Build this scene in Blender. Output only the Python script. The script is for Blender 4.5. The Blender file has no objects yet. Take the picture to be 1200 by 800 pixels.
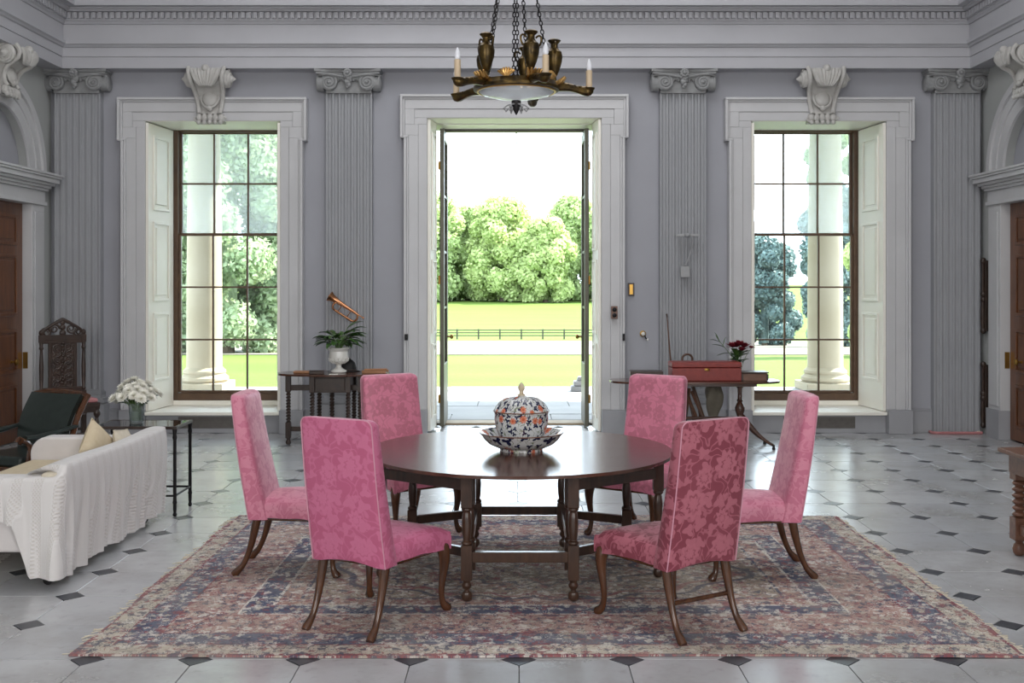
import bpy, math, random
import numpy as np
from math import pi, sin, cos, radians as R, sqrt, atan2
from mathutils import Vector, Matrix

random.seed(7); rng = np.random.default_rng(7)
scene = bpy.context.scene
COL = scene.collection

# ------------------------------------------------------------------ camera, world, lights, exposure
F = 1245.0; PX0, PY0, EYE = 605.0, 333.0, 1.70          # focal length and vanishing point in pixels, eye height
def wx(px, Y): return (px - PX0) * Y / F
def wz(py, Y): return EYE - (py - PY0) * Y / F

cam_d = bpy.data.cameras.new('camera'); cam = bpy.data.objects.new('camera', cam_d); COL.objects.link(cam)
cam.location = (0, 0, EYE); cam.rotation_euler = (pi/2, 0, 0)
cam_d.sensor_width = 36; cam_d.sensor_fit = 'HORIZONTAL'; cam_d.lens = F/1200*36
cam_d.shift_x = -(PX0-600)/1200; cam_d.shift_y = -(400-PY0)/1200
cam_d.clip_end = 2000
scene.camera = cam

world = bpy.data.worlds.new('world'); scene.world = world; world.use_nodes = True
wnt = world.node_tree
wnt.nodes['Background'].inputs[0].default_value = (0.76, 0.89, 1.0, 1)
wnt.nodes['Background'].inputs[1].default_value = 5.4

def add_light(name, kind, loc, target, energy, color, size=None, size_y=None, angle=None):
    d = bpy.data.lights.new(name, kind); o = bpy.data.objects.new(name, d); COL.objects.link(o)
    o.location = loc
    o.rotation_euler = (Vector(target) - Vector(loc)).to_track_quat('-Z', 'Y').to_euler()
    d.energy = energy; d.color = color
    if kind == 'AREA':
        d.shape = 'RECTANGLE'; d.size = size; d.size_y = size_y or size
    if angle is not None: d.angle = angle
    return o
el = R(46); az = (0.87, 0.493)
add_light('sun', 'SUN', (8, 40, 60), (8-az[0]*cos(el)*50, 40-az[1]*cos(el)*50, 60-sin(el)*50), 20.0, (1.0, 0.95, 0.86), angle=R(0.6))
# added fill lamps, unseen: two behind the camera, one under the ceiling
add_light('rear_fill_left', 'AREA', (-3.6, -4.3, 3.6), (0.4, 9, 1.0), 255, (1.0, 0.98, 0.95), 2.2, 4.0)
add_light('rear_fill_right', 'AREA', (3.6, -4.3, 3.6), (-0.4, 9, 1.0), 285, (1.0, 0.98, 0.96), 2.2, 4.0)
add_light('overhead_fill', 'AREA', (0, 8.3, 6.9), (0, 8.3, 0), 160, (0.97, 0.98, 1.0), 5.0, 4.5)

vs = scene.view_settings
scene.display_settings.display_device = 'sRGB'
vs.view_transform = 'Standard'; vs.look = 'None'; vs.gamma = 1.0; vs.exposure = 0.32; vs.use_curve_mapping = False

# ------------------------------------------------------------------ helpers: colour, nodes, materials
def lin(c): 
    c /= 255.0
    return c/12.92 if c <= 0.04045 else ((c+0.055)/1.055)**2.4
def rgb(r, g, b): return (lin(r), lin(g), lin(b), 1.0)

class NT:
    def __init__(self, name):
        self.m = bpy.data.materials.new(name); self.m.use_nodes = True
        self.t = self.m.node_tree; self.p = self.t.nodes['Principled BSDF']; self.out = self.t.nodes['Material Output']
    def n(self, typ, **kw):
        nd = self.t.nodes.new(typ)
        for k, v in kw.items(): setattr(nd, k, v)
        return nd
    def put(self, sock, v):
        if isinstance(v, bpy.types.NodeSocket): self.t.links.new(v, sock)
        elif v is not None: sock.default_value = v
    def math(self, op, a, b=0.0, c=None):
        nd = self.n('ShaderNodeMath', operation=op); self.put(nd.inputs[0], a); self.put(nd.inputs[1], b)
        if c is not None: self.put(nd.inputs[2], c)
        return nd.outputs[0]
    def mixc(self, f, a, b, mode='MIX'):
        nd = self.n('ShaderNodeMix', data_type='RGBA', blend_type=mode)
        self.put(nd.inputs['Factor'], f); self.put(nd.inputs[6], a); self.put(nd.inputs[7], b)
        return nd.outputs[2]
    def obj(self): return self.n('ShaderNodeTexCoord').outputs['Object']
    def gen(self): return self.n('ShaderNodeTexCoord').outputs['Generated']
    def sep(self, v):
        nd = self.n('ShaderNodeSeparateXYZ'); self.put(nd.inputs[0], v); return nd.outputs
    def comb(self, x, y, z=0.0):
        nd = self.n('ShaderNodeCombineXYZ')
        for i, v in enumerate((x, y, z)): self.put(nd.inputs[i], v)
        return nd.outputs[0]
    def vmul(self, v, s):
        nd = self.n('ShaderNodeVectorMath', operation='MULTIPLY'); self.put(nd.inputs[0], v); nd.inputs[1].default_value = s
        return nd.outputs[0]
    def vadd(self, a, b):
        nd = self.n('ShaderNodeVectorMath', operation='ADD'); self.put(nd.inputs[0], a); self.put(nd.inputs[1], b); return nd.outputs[0]
    def noise(self, v, scale, detail=3.0, rough=0.55, dist=0.0, color=False):
        nd = self.n('ShaderNodeTexNoise'); self.put(nd.inputs['Vector'], v)
        nd.inputs['Scale'].default_value = scale; nd.inputs['Detail'].default_value = detail
        nd.inputs['Roughness'].default_value = rough; nd.inputs['Distortion'].default_value = dist
        return nd.outputs['Color' if color else 'Fac']
    def step(self, v, lo, hi):
        nd = self.n('ShaderNodeMapRange'); nd.clamp = True
        self.put(nd.inputs[0], v); nd.inputs[1].default_value = lo; nd.inputs[2].default_value = hi
        return nd.outputs[0]
    def ramp(self, f, stops, const=False):
        nd = self.n('ShaderNodeValToRGB'); cr = nd.color_ramp
        if const: cr.interpolation = 'CONSTANT'
        while len(cr.elements) < len(stops): cr.elements.new(0.5)
        for e, (p, c) in zip(cr.elements, stops): e.position = p; e.color = c
        self.put(nd.inputs[0], f); return nd.outputs[0]
    def bump(self, h, strength=0.2, dist=0.01):
        nd = self.n('ShaderNodeBump'); nd.inputs['Strength'].default_value = strength; nd.inputs['Distance'].default_value = dist
        self.put(nd.inputs['Height'], h); self.t.links.new(nd.outputs[0], self.p.inputs['Normal'])
    def flower(self, vec, scale, size, amp, petals, rand=0.7):
        """mask of many-petalled blooms scattered one per Voronoi cell; returns mask, radius, random colour"""
        vo = self.n('ShaderNodeTexVoronoi', voronoi_dimensions='2D', feature='F1')
        self.put(vo.inputs['Vector'], vec); vo.inputs['Scale'].default_value = scale; vo.inputs['Randomness'].default_value = rand
        sub = self.n('ShaderNodeVectorMath', operation='SUBTRACT'); self.put(sub.inputs[0], vec); self.put(sub.inputs[1], vo.outputs['Position'])
        s = self.sep(sub.outputs[0])
        th = self.math('ARCTAN2', s[1], s[0])
        rr = vo.outputs['Distance']
        cs = self.sep(vo.outputs['Color'])
        ph = self.math('MULTIPLY_ADD', th, petals, self.math('MULTIPLY', cs[0], 6.28))
        edge = self.math('MULTIPLY_ADD', self.math('SINE', ph), amp, size)
        edge = self.math('MULTIPLY', edge, self.math('MULTIPLY_ADD', cs[1], 0.6, 0.6))
        m = self.step(self.math('SUBTRACT', edge, rr), -0.015, 0.015)
        return m, self.math('DIVIDE', rr, edge), cs

def M(name, c1, c2=None, scale=6.0, rough=0.5, metal=0.0, bump=0.0, detail=4.0, stretch=(1, 1, 1), spec=0.5, rvar=0.0, coat=0.0, sheen=0.0, rand=0.0):
    n = NT(name); p = n.p
    v = n.vmul(n.obj(), stretch)
    f = n.noise(v, scale, detail)
    col = n.mixc(n.step(f, 0.3, 0.7), c1, c2 or c1) if c2 else None
    if rand:
        oi = n.n('ShaderNodeObjectInfo')
        k = n.math('MULTIPLY_ADD', oi.outputs['Random'], rand, 1.0-rand*0.5)
        hv = n.n('ShaderNodeHueSaturation'); n.put(hv.inputs['Value'], k); n.put(hv.inputs['Color'], col if col is not None else c1)
        col = hv.outputs[0]
    n.put(p.inputs['Base Color'], col if col is not None else c1)
    if rvar: n.put(p.inputs['Roughness'], n.math('MULTIPLY_ADD', f, rvar, rough-rvar*0.5))
    else: p.inputs['Roughness'].default_value = rough
    p.inputs['Metallic'].default_value = metal; p.inputs['Specular IOR Level'].default_value = spec
    p.inputs['Coat Weight'].default_value = coat; p.inputs['Coat Roughness'].default_value = 0.12
    p.inputs['Sheen Weight'].default_value = sheen
    if bump: n.bump(f, bump)
    return n.m

# painted plaster and stone
MAT = {}
MAT['wall'] = M('lavender_grey_paint', rgb(155,156,163), rgb(161,162,169), 1.3, 0.75, bump=0.03)
MAT['side'] = M('greenish_grey_paint', rgb(164,166,165), rgb(172,174,172), 1.3, 0.75, bump=0.03)
MAT['trim'] = M('off_white_paint', rgb(188,188,190), rgb(196,196,198), 2.0, 0.5, bump=0.04)
MAT['cream'] = M('cream_joinery_paint', rgb(238,235,224), rgb(243,240,231), 2.5, 0.45, bump=0.03)
MAT['pil'] = M('grey_pilaster_paint', rgb(152,154,158), rgb(160,161,165), 1.6, 0.7, bump=0.04)
MAT['cap'] = M('grey_carved_plaster', rgb(132,133,134), rgb(148,149,150), 14, 0.75, bump=0.15)
MAT['console'] = M('pale_carved_plaster', rgb(178,176,172), rgb(192,190,187), 14, 0.7, bump=0.1)
MAT['ent'] = M('pale_grey_entablature_paint', rgb(172,172,177), rgb(180,180,185), 1.2, 0.65, bump=0.02)
MAT['plinth'] = M('grey_plinth_paint', rgb(150,151,156), rgb(158,159,163), 3, 0.5, bump=0.03)
MAT['ceil'] = M('ceiling_paint', rgb(225,225,226), rough=0.8)
MAT['grille'] = M('dark_grille_metal', rgb(92,88,84), rgb(104,100,96), 20, 0.5)
MAT['door'] = M('mahogany', rgb(84,48,24), rgb(112,66,34), 5, 0.3, stretch=(6,6,0.7), bump=0.03, coat=0.25)
MAT['framew'] = M('brown_window_frame', rgb(80,58,42), rgb(96,72,52), 8, 0.45)
MAT['dleaf'] = M('dark_olive_door_paint', rgb(78,76,62), rgb(90,88,72), 5, 0.4)
MAT['brass'] = M('brass', rgb(168,132,70), rough=0.32, metal=1.0)
MAT['copper'] = M('bugle_copper', rgb(190,130,95), rgb(205,150,110), 6, 0.22, metal=1.0)
MAT['bronze'] = M('dark_gilt_bronze', rgb(52,45,34), rgb(104,84,46), 22, 0.36, metal=0.9, bump=0.1)
MAT['iron'] = M('black_iron', rgb(38,36,38), rough=0.5, metal=0.6)
MAT['gilt'] = M('gilt', rgb(176,138,84), rgb(200,160,100), 18, 0.35, metal=0.9)
MAT['oak'] = M('dark_oak', rgb(52,35,26), rgb(76,52,38), 6, 0.3, stretch=(5,5,1), bump=0.05, coat=0.2)
MAT['walnut'] = M('walnut_leg', rgb(58,34,20), rgb(90,55,33), 7, 0.25, stretch=(4,4,1), coat=0.35)
MAT['carved'] = M('black_carved_oak', rgb(44,33,28), rgb(62,46,38), 12, 0.38, bump=0.1)
MAT['mahog'] = M('dark_mahogany_table', rgb(60,36,26), rgb(84,52,38), 5, 0.22, stretch=(1,5,5), coat=0.3)
MAT['leather'] = M('green_black_leather', rgb(28,36,34), rgb(38,46,43), 18, 0.32, bump=0.1)
MAT['linen'] = M('cream_linen', rgb(196,186,168), rgb(208,199,182), 30, 0.85, bump=0.1)
MAT['loose'] = M('pale_grey_slipcover', rgb(206,201,200), rgb(216,211,210), 6, 0.85, bump=0.06)
MAT['tan'] = M('tan_cushion_cloth', rgb(196,180,152), rgb(206,192,166), 25, 0.85, bump=0.1)
MAT['white_china'] = M('white_china', rgb(222,221,216), rough=0.2)
MAT['bulb'] = M('frosted_bulb', rgb(232,234,242), rough=0.25)
MAT['candle'] = M('ivory_candle_tube', rgb(198,176,146), rgb(206,186,158), 10, 0.5)
MAT['redbox'] = M('red_leather', rgb(120,38,34), rgb(138,50,44), 16, 0.4, bump=0.08)
MAT['redcloth'] = M('faded_red_cloth', rgb(168,112,114), rgb(182,124,126), 16, 0.85)
MAT['black'] = M('black_felt', rgb(26,25,27), rough=0.6)
MAT['tanwood'] = M('light_brown_wood', rgb(150,106,74), rgb(170,124,90), 8, 0.4, stretch=(1,5,5))
MAT['boxwood'] = M('brown_box_wood', rgb(98,66,52), rgb(120,84,66), 8, 0.35, stretch=(1,5,5))
MAT['ghost'] = M('grey_painted_metal', rgb(150,151,153), rough=0.45)
MAT['bark'] = M('bark', rgb(84,72,58), rgb(104,92,76), 5, 0.9, bump=0.3)
MAT['plantleaf'] = M('house_plant_leaf', rgb(46,76,36), rgb(74,108,52), 20, 0.35, rand=0.3)
MAT['stem'] = M('green_stem', rgb(84,112,58), rough=0.5)
MAT['mum'] = M('white_petal', rgb(234,233,222), rgb(240,238,230), 30, 0.7)
MAT['yolk'] = M('yellow_centre', rgb(214,206,140), rough=0.8)
MAT['redpetal'] = M('dark_red_petal', rgb(112,26,40), rgb(136,38,52), 30, 0.6)
MAT['bag'] = M('grey_green_canvas', rgb(96,91,80), rgb(112,106,94), 10, 0.9, bump=0.2)
MAT['darkbag'] = M('dark_green_canvas', rgb(44,46,46), rgb(56,58,56), 10, 0.8, bump=0.2)
MAT['stick'] = M('walking_stick_wood', rgb(74,50,38), rgb(96,68,52), 8, 0.4)
MAT['portstone'] = M('pale_bath_stone', rgb(150,139,116), rgb(164,154,134), 1.2, 0.85, bump=0.08)
MAT['paving'] = M('terrace_paving', rgb(128,128,130), rgb(142,142,143), 1.6, 0.7, bump=0.08, rand=0.12)
MAT['kerb'] = M('brown_threshold_wood', rgb(150,132,108), rgb(170,152,128), 3, 0.7)
MAT['fence'] = M('weathered_fence_wood', rgb(52,48,42), rgb(66,62,55), 2, 0.85)
MAT['drive'] = M('pale_gravel', rgb(104,102,84), rgb(112,108,90), 3, 0.95)
MAT['basin'] = M('joint_mortar', rgb(120,118,116), rough=0.9)

def floor_mats():
    n = NT('limestone_tile'); p = n.p; v = n.n('ShaderNodeNewGeometry').outputs['Position']
    f = n.noise(v, 1.6, 6, 0.62); g = n.noise(v, 14, 4, 0.6)
    oi = n.n('ShaderNodeObjectInfo').outputs['Random']
    a = n.mixc(oi, rgb(172,174,178), rgb(190,191,194))
    a = n.mixc(n.step(f, 0.42, 0.72), a, rgb(154,153,152))
    a = n.mixc(n.math('MULTIPLY', n.step(g, 0.58, 0.75), 0.35), a, rgb(138,136,134))
    n.put(p.inputs['Base Color'], a); p.inputs['Specular IOR Level'].default_value = 1.0
    n.put(p.inputs['Roughness'], n.math('MULTIPLY_ADD', f, 0.22, 0.14))
    n.bump(g, 0.012, 0.01); MAT['tile'] = n.m
    n = NT('slate_inset'); p = n.p; v = n.n('ShaderNodeNewGeometry').outputs['Position']
    f = n.noise(v, 6, 4)
    n.put(p.inputs['Base Color'], n.mixc(f, rgb(50,52,58), rgb(72,75,82)))
    n.put(p.inputs['Roughness'], n.math('MULTIPLY_ADD', f, 0.2, 0.22)); MAT['slate'] = n.m
floor_mats()

def damask(name, ground, motif):
    n = NT(name); p = n.p
    s = n.sep(n.obj()); nr = n.sep(n.n('ShaderNodeTexCoord').outputs['Normal'])
    side = n.math('GREATER_THAN', n.math('ABSOLUTE', nr[0]), 0.72); top = n.math('GREATER_THAN', n.math('ABSOLUTE', nr[2]), 0.72)
    ux = n.math('ADD', n.math('MULTIPLY', s[0], n.math('SUBTRACT', 1.0, side)), n.math('MULTIPLY', s[1], side))
    vz = n.math('ADD', n.math('MULTIPLY', s[2], n.math('SUBTRACT', 1.0, top)), n.math('MULTIPLY', s[1], top))
    v = n.comb(n.math('ADD', ux, 0.13), vz)
    w = n.vadd(v, n.vmul(n.noise(v, 9, 2, color=True), (0.05, 0.05, 0)))
    m1, r1, c1 = n.flower(w, 5.2, 0.33, 0.05, 9, 0.55)
    ring = n.math('MULTIPLY', n.step(n.math('ABSOLUTE', n.math('SUBTRACT', r1, 0.52)), 0.10, 0.05), 0.75)
    m1 = n.math('SUBTRACT', m1, n.math('MULTIPLY', ring, m1))
    m2, r2, c2 = n.flower(n.vadd(w, (0.31, 0.17, 0)), 10.5, 0.30, 0.10, 3, 0.9)
    leaf = n.step(n.math('ABSOLUTE', n.math('SUBTRACT', n.noise(v, 11, 1.5, 0.5, 1.2), 0.5)), 0.045, 0.025)
    mk = n.math('MAXIMUM', n.math('MAXIMUM', m1, n.math('MULTIPLY', m2, 0.9)), n.math('MULTIPLY', leaf, 0.7))
    thr = n.noise(v, 160, 2)
    wear = n.noise(v, 2.2, 3)
    col = n.mixc(n.math('MULTIPLY', mk, n.math('MULTIPLY_ADD', thr, 0.3, 0.75)), ground, motif)
    col = n.mixc(n.math('MULTIPLY', n.step(wear, 0.45, 0.8), 0.25), col, motif)
    n.put(p.inputs['Base Color'], col)
    n.put(p.inputs['Roughness'], n.math('MULTIPLY_ADD', mk, -0.12, 0.62))
    p.inputs['Sheen Weight'].default_value = 0.25; p.inputs['Sheen Roughness'].default_value = 0.4
    n.bump(n.math('MULTIPLY_ADD', mk, 0.4, n.math('MULTIPLY', thr, 0.4)), 0.12, 0.004)
    return n.m
MAT['pink_bright'] = damask('bright_pink_damask', rgb(182,90,124), rgb(200,112,146))
MAT['pink_deep'] = damask('deep_rose_damask', rgb(126,52,68), rgb(176,102,117))
MAT['pink_pale'] = damask('pale_pink_damask', rgb(196,112,138), rgb(214,138,160))
MAT['pink_rear'] = damask('dusty_pink_damask', rgb(204,122,146), rgb(176,102,122))
MAT['piping_outline'] = M('pale_pink_edge_light', rgb(206,150,168), rough=0.7)  # pale tone imitates backlight along the chair back edges

def rug_mat(w, d):
    n = NT('persian_rug'); p = n.p
    s = n.sep(n.obj()); x, y = s[0], s[1]
    ax, ay = n.math('ABSOLUTE', x), n.math('ABSOLUTE', y)
    e = n.math('MINIMUM', n.math('SUBTRACT', w/2, ax), n.math('SUBTRACT', d/2, ay))
    v = n.comb(ax, ay)
    wv = n.vadd(n.comb(x, y), n.vmul(n.noise(n.comb(x, y), 12, 2, color=True), (0.06, 0.06, 0)))
    beige, red, navy, pale, pink = rgb(192,183,168), rgb(144,86,92), rgb(76,80,100), rgb(218,213,205), rgb(186,152,146)
    zones = [(0.0, red), (0.018, beige), (0.14, red), (0.15, rgb(104,110,128)), (0.30, red), (0.315, rgb(176,146,138)),
             (0.60, pale), (0.61, rgb(88,94,116)), (0.75, pale), (0.765, rgb(166,134,124)), (0.87, navy), (0.885, rgb(160,146,132))]
    ground = n.ramp(n.math('DIVIDE', e, 1.5), [(q/1.5, c) for q, c in zones], True)
    # scattered blooms and vine work
    m1, r1, c1 = n.flower(wv, 8.0, 0.36, 0.07, 7, 0.75)
    pal = n.ramp(c1[2], [(0, red), (0.3, navy), (0.5, pink), (0.75, pale)], True)
    col = n.mixc(n.math('MULTIPLY', m1, 0.30), ground, pal)
    rim = n.step(n.math('ABSOLUTE', n.math('SUBTRACT', r1, 0.97)), 0.11, 0.06)
    col = n.mixc(n.math('MULTIPLY', rim, 0.75), col, n.ramp(c1[0], [(0, navy), (0.55, red)], True))
    core = n.step(r1, 0.50, 0.44)
    col = n.mixc(n.math('MULTIPLY', core, 0.75), col, n.ramp(c1[0], [(0, red), (0.3, pale), (0.6, navy), (0.8, beige)], True))
    m2, r2, c2 = n.flower(n.vadd(wv, (0.4, 0.23, 0)), 20.0, 0.36, 0.10, 4, 0.95)
    col = n.mixc(n.math('MULTIPLY', m2, 0.78), col, n.ramp(c2[2], [(0, pale), (0.28, red), (0.48, navy), (0.74, beige)], True))
    vn = n.noise(n.comb(x, y), 13, 1.5, 0.5, 1.8)
    vine = n.step(n.math('ABSOLUTE', n.math('SUBTRACT', vn, 0.5)), 0.017, 0.011)
    col = n.mixc(n.math('MULTIPLY', vine, 0.9), col, n.mixc(n.step(n.noise(v, 4, 1), 0.48, 0.52), red, navy))
    vn2 = n.noise(n.comb(x, y), 27, 1.5, 0.5, 1.5)
    vine2 = n.step(n.math('ABSOLUTE', n.math('SUBTRACT', vn2, 0.52)), 0.026, 0.016)
    col = n.mixc(n.math('MULTIPLY', vine2, 0.8), col, n.mixc(n.step(n.noise(v, 7, 1), 0.47, 0.52), pale, navy))
    # scalloped medallion outlines in the field
    rad = n.math('SQRT', n.math('ADD', n.math('POWER', n.math('DIVIDE', x, 1.25), 2.0), n.math('POWER', n.math('DIVIDE', y, 0.62), 2.0)))
    sc = n.math('MULTIPLY_ADD', n.math('SINE', n.math('MULTIPLY', n.math('ARCTAN2', y, x), 14.0)), 0.05, rad)
    for rr_, cc in ((0.95, navy), (0.86, red), (0.5, navy)):
        col = n.mixc(n.math('MULTIPLY', n.step(n.math('ABSOLUTE', n.math('SUBTRACT', sc, rr_)), 0.022, 0.012), 0.75), col, cc)
    # wear: faded patches, woven ribs
    wear = n.step(n.noise(n.comb(x, y), 1.7, 4, 0.6), 0.42, 0.75)
    col = n.mixc(n.math('MULTIPLY', wear, 0.42), col, rgb(172,165,152))
    wr = n.noise(n.comb(n.math('MULTIPLY', x, 0.15), y), 130, 2)
    col = n.mixc(n.math('MULTIPLY', n.step(wr, 0.5, 0.75), 0.15), col, rgb(190,178,166))
    n.put(p.inputs['Base Color'], col); p.inputs['Roughness'].default_value = 0.95
    p.inputs['Specular IOR Level'].default_value = 0.15
    n.bump(n.math('ADD', n.noise(n.comb(x, y), 260, 2), wr), 0.35, 0.004)
    return n.m

def imari(name, scale):
    n = NT(name); p = n.p; s = n.sep(n.obj())
    v = n.comb(n.math('MULTIPLY', n.math('ARCTAN2', s[1], s[0]), 0.16), n.math('MULTIPLY', s[2], 1.0))
    white, navy, orange, sage = rgb(200,201,202), rgb(28,34,66), rgb(190,92,62), rgb(120,128,104)
    vn = n.noise(v, 26*scale, 1.5, 0.5, 0.8)
    col = n.mixc(n.step(n.math('ABSOLUTE', n.math('SUBTRACT', vn, 0.5)), 0.022, 0.012), white, sage)
    m2, r2, c2 = n.flower(n.vadd(v, (0.21, 0.4, 0)), 30*scale, 0.36, 0.18, 3, 0.9)
    col = n.mixc(n.math('MULTIPLY', m2, n.step(c2[2], 0.15, 0.2)), col, navy)
    m1, r1, c1 = n.flower(v, 15*scale, 0.28, 0.05, 8, 0.6)
    fl = n.math('MULTIPLY', m1, n.step(c1[2], 0.3, 0.34))
    col = n.mixc(fl, col, orange)
    col = n.mixc(n.math('MULTIPLY', fl, n.step(n.math('ABSOLUTE', n.math('SUBTRACT', r1, 0.6)), 0.09, 0.05)), col, rgb(224,170,140))
    n.put(p.inputs['Base Color'], col); p.inputs['Roughness'].default_value = 0.14
    return n.m
MAT['imari'] = imari('blue_and_orange_china', 1.0)
MAT['imari2'] = imari('blue_and_orange_china_dish', 0.75)

def table_top_mat():
    n = NT('polished_oak_top'); p = n.p; s = n.sep(n.obj())
    v = n.comb(n.math('MULTIPLY', s[0], 0.35), n.math('MULTIPLY', s[1], 5.0), s[2])
    f = n.noise(v, 4, 5, 0.6, 0.5)
    col = n.mixc(n.step(f, 0.3, 0.75), rgb(62,40,34), rgb(100,68,56))
    n.put(p.inputs['Base Color'], col); n.put(p.inputs['Roughness'], n.math('MULTIPLY_ADD', f, 0.10, 0.14))
    p.inputs['Specular IOR Level'].default_value = 0.6
    n.bump(f, 0.006, 0.01); return n.m
MAT['polished'] = table_top_mat()

def glass_mat(name, tint, refl=0.06, haze=0.0):
    n = NT(name); t = n.t; t.nodes.remove(n.p)
    tr = n.n('ShaderNodeBsdfTransparent'); tr.inputs[0].default_value = tint
    gl = n.n('ShaderNodeBsdfGlossy'); gl.inputs['Roughness'].default_value = 0.02
    fr = n.n('ShaderNodeFresnel'); fr.inputs[0].default_value = 1.45
    mx = n.n('ShaderNodeMixShader'); n.put(mx.inputs[0], fr.outputs[0]); t.links.new(tr.outputs[0], mx.inputs[1]); t.links.new(gl.outputs[0], mx.inputs[2])
    o = mx.outputs[0]
    if haze:
        tl = n.n('ShaderNodeBsdfTranslucent'); tl.inputs[0].default_value = (0.9, 0.95, 1, 1)
        mh = n.n('ShaderNodeMixShader'); mh.inputs[0].default_value = haze
        t.links.new(o, mh.inputs[1]); t.links.new(tl.outputs[0], mh.inputs[2]); o = mh.outputs[0]
    t.links.new(o, n.out.inputs[0]); return n.m
MAT['glass'] = glass_mat('window_glass', (0.97, 0.985, 0.98, 1))
MAT['hazy'] = glass_mat('hazed_window_glass', (0.95, 0.975, 0.985, 1), haze=0.20)  # translucent haze imitates bloom and reflection washing out the upper panes
MAT['vaseglass'] = glass_mat('clear_vase_glass', (0.97, 0.985, 0.98, 1), haze=0.25)
MAT['topglass'] = glass_mat('dark_glass_top', (0.10, 0.13, 0.11, 1))
MAT['dish'] = glass_mat('frosted_dish_glass', (0.75, 0.77, 0.78, 1), haze=0.45)

def leaf_mat(name, a, b, transl=0.5):
    n = NT(name); t = n.t; p = n.p
    pos = n.n('ShaderNodeNewGeometry').outputs['Position']
    f = n.noise(pos, 0.5, 4, 0.65)
    g = n.noise(pos, 5.0, 2)
    col = n.mixc(n.step(n.math('MULTIPLY_ADD', g, 0.5, n.math('MULTIPLY', f, 0.5)), 0.38, 0.62), a, b)
    n.put(p.inputs['Base Color'], col); p.inputs['Roughness'].default_value = 0.55; p.inputs['Specular IOR Level'].default_value = 0.3
    tl = n.n('ShaderNodeBsdfTranslucent'); n.put(tl.inputs[0], col)
    mx = n.n('ShaderNodeMixShader'); mx.inputs[0].default_value = transl
    t.links.new(p.outputs[0], mx.inputs[1]); t.links.new(tl.outputs[0], mx.inputs[2]); t.links.new(mx.outputs[0], n.out.inputs[0])
    return n.m
MAT['leaf_far'] = leaf_mat('broadleaf_foliage', rgb(150,174,112), rgb(200,212,160))
MAT['leaf_mid'] = leaf_mat('park_tree_foliage', rgb(140,162,122), rgb(196,208,176))
MAT['leaf_dark'] = leaf_mat('conifer_foliage', rgb(84,108,110), rgb(124,146,142), 0.2)
MAT['leaf_light'] = leaf_mat('yellow_green_foliage', rgb(158,180,112), rgb(206,216,160))

def grass_mat():
    n = NT('sunlit_grass'); p = n.p; pos = n.n('ShaderNodeNewGeometry').outputs['Position']
    f = n.noise(n.vmul(pos, (0.25, 1, 1)), 0.18, 5, 0.6); g = n.noise(pos, 6, 3)
    col = n.mixc(n.step(f, 0.35, 0.7), rgb(73,94,38), rgb(82,100,44))
    col = n.mixc(n.math('MULTIPLY', n.step(g, 0.4, 0.7), 0.35), col, rgb(76,92,42))
    n.put(p.inputs['Base Color'], col); p.inputs['Roughness'].default_value = 0.9; p.inputs['Specular IOR Level'].default_value = 0.1
    n.bump(g, 0.5, 0.05); return n.m
MAT['grass'] = grass_mat()

def throw_mat():
    n = NT('white_crochet_throw'); p = n.p; s = n.sep(n.obj())
    sv = n.math('SUBTRACT', s[1], s[0])
    band = n.math('SINE', n.math('MULTIPLY', sv, 2*pi/0.115))
    fine = n.math('MULTIPLY', n.math('SINE', n.math('MULTIPLY', sv, 2*pi/0.018)), n.math('SINE', n.math('MULTIPLY', s[2], 2*pi/0.022)))
    lace = n.math('MULTIPLY', n.step(band, -0.1, 0.25), n.step(fine, 0.25, 0.45))
    edge = n.step(n.math('ABSOLUTE', band), 0.25, 0.1)
    col = n.mixc(n.math('MULTIPLY', lace, 0.45), rgb(216,213,212), rgb(188,180,172))
    col = n.mixc(n.math('MULTIPLY', edge, 0.5), col, rgb(228,226,226))
    n.put(p.inputs['Base Color'], col); p.inputs['Roughness'].default_value = 0.9
    n.bump(n.math('ADD', n.math('MULTIPLY', fine, n.step(band, -0.1, 0.25)), n.math('MULTIPLY', edge, 2.0)), 0.35, 0.006)
    return n.m
MAT['throw'] = throw_mat()

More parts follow.
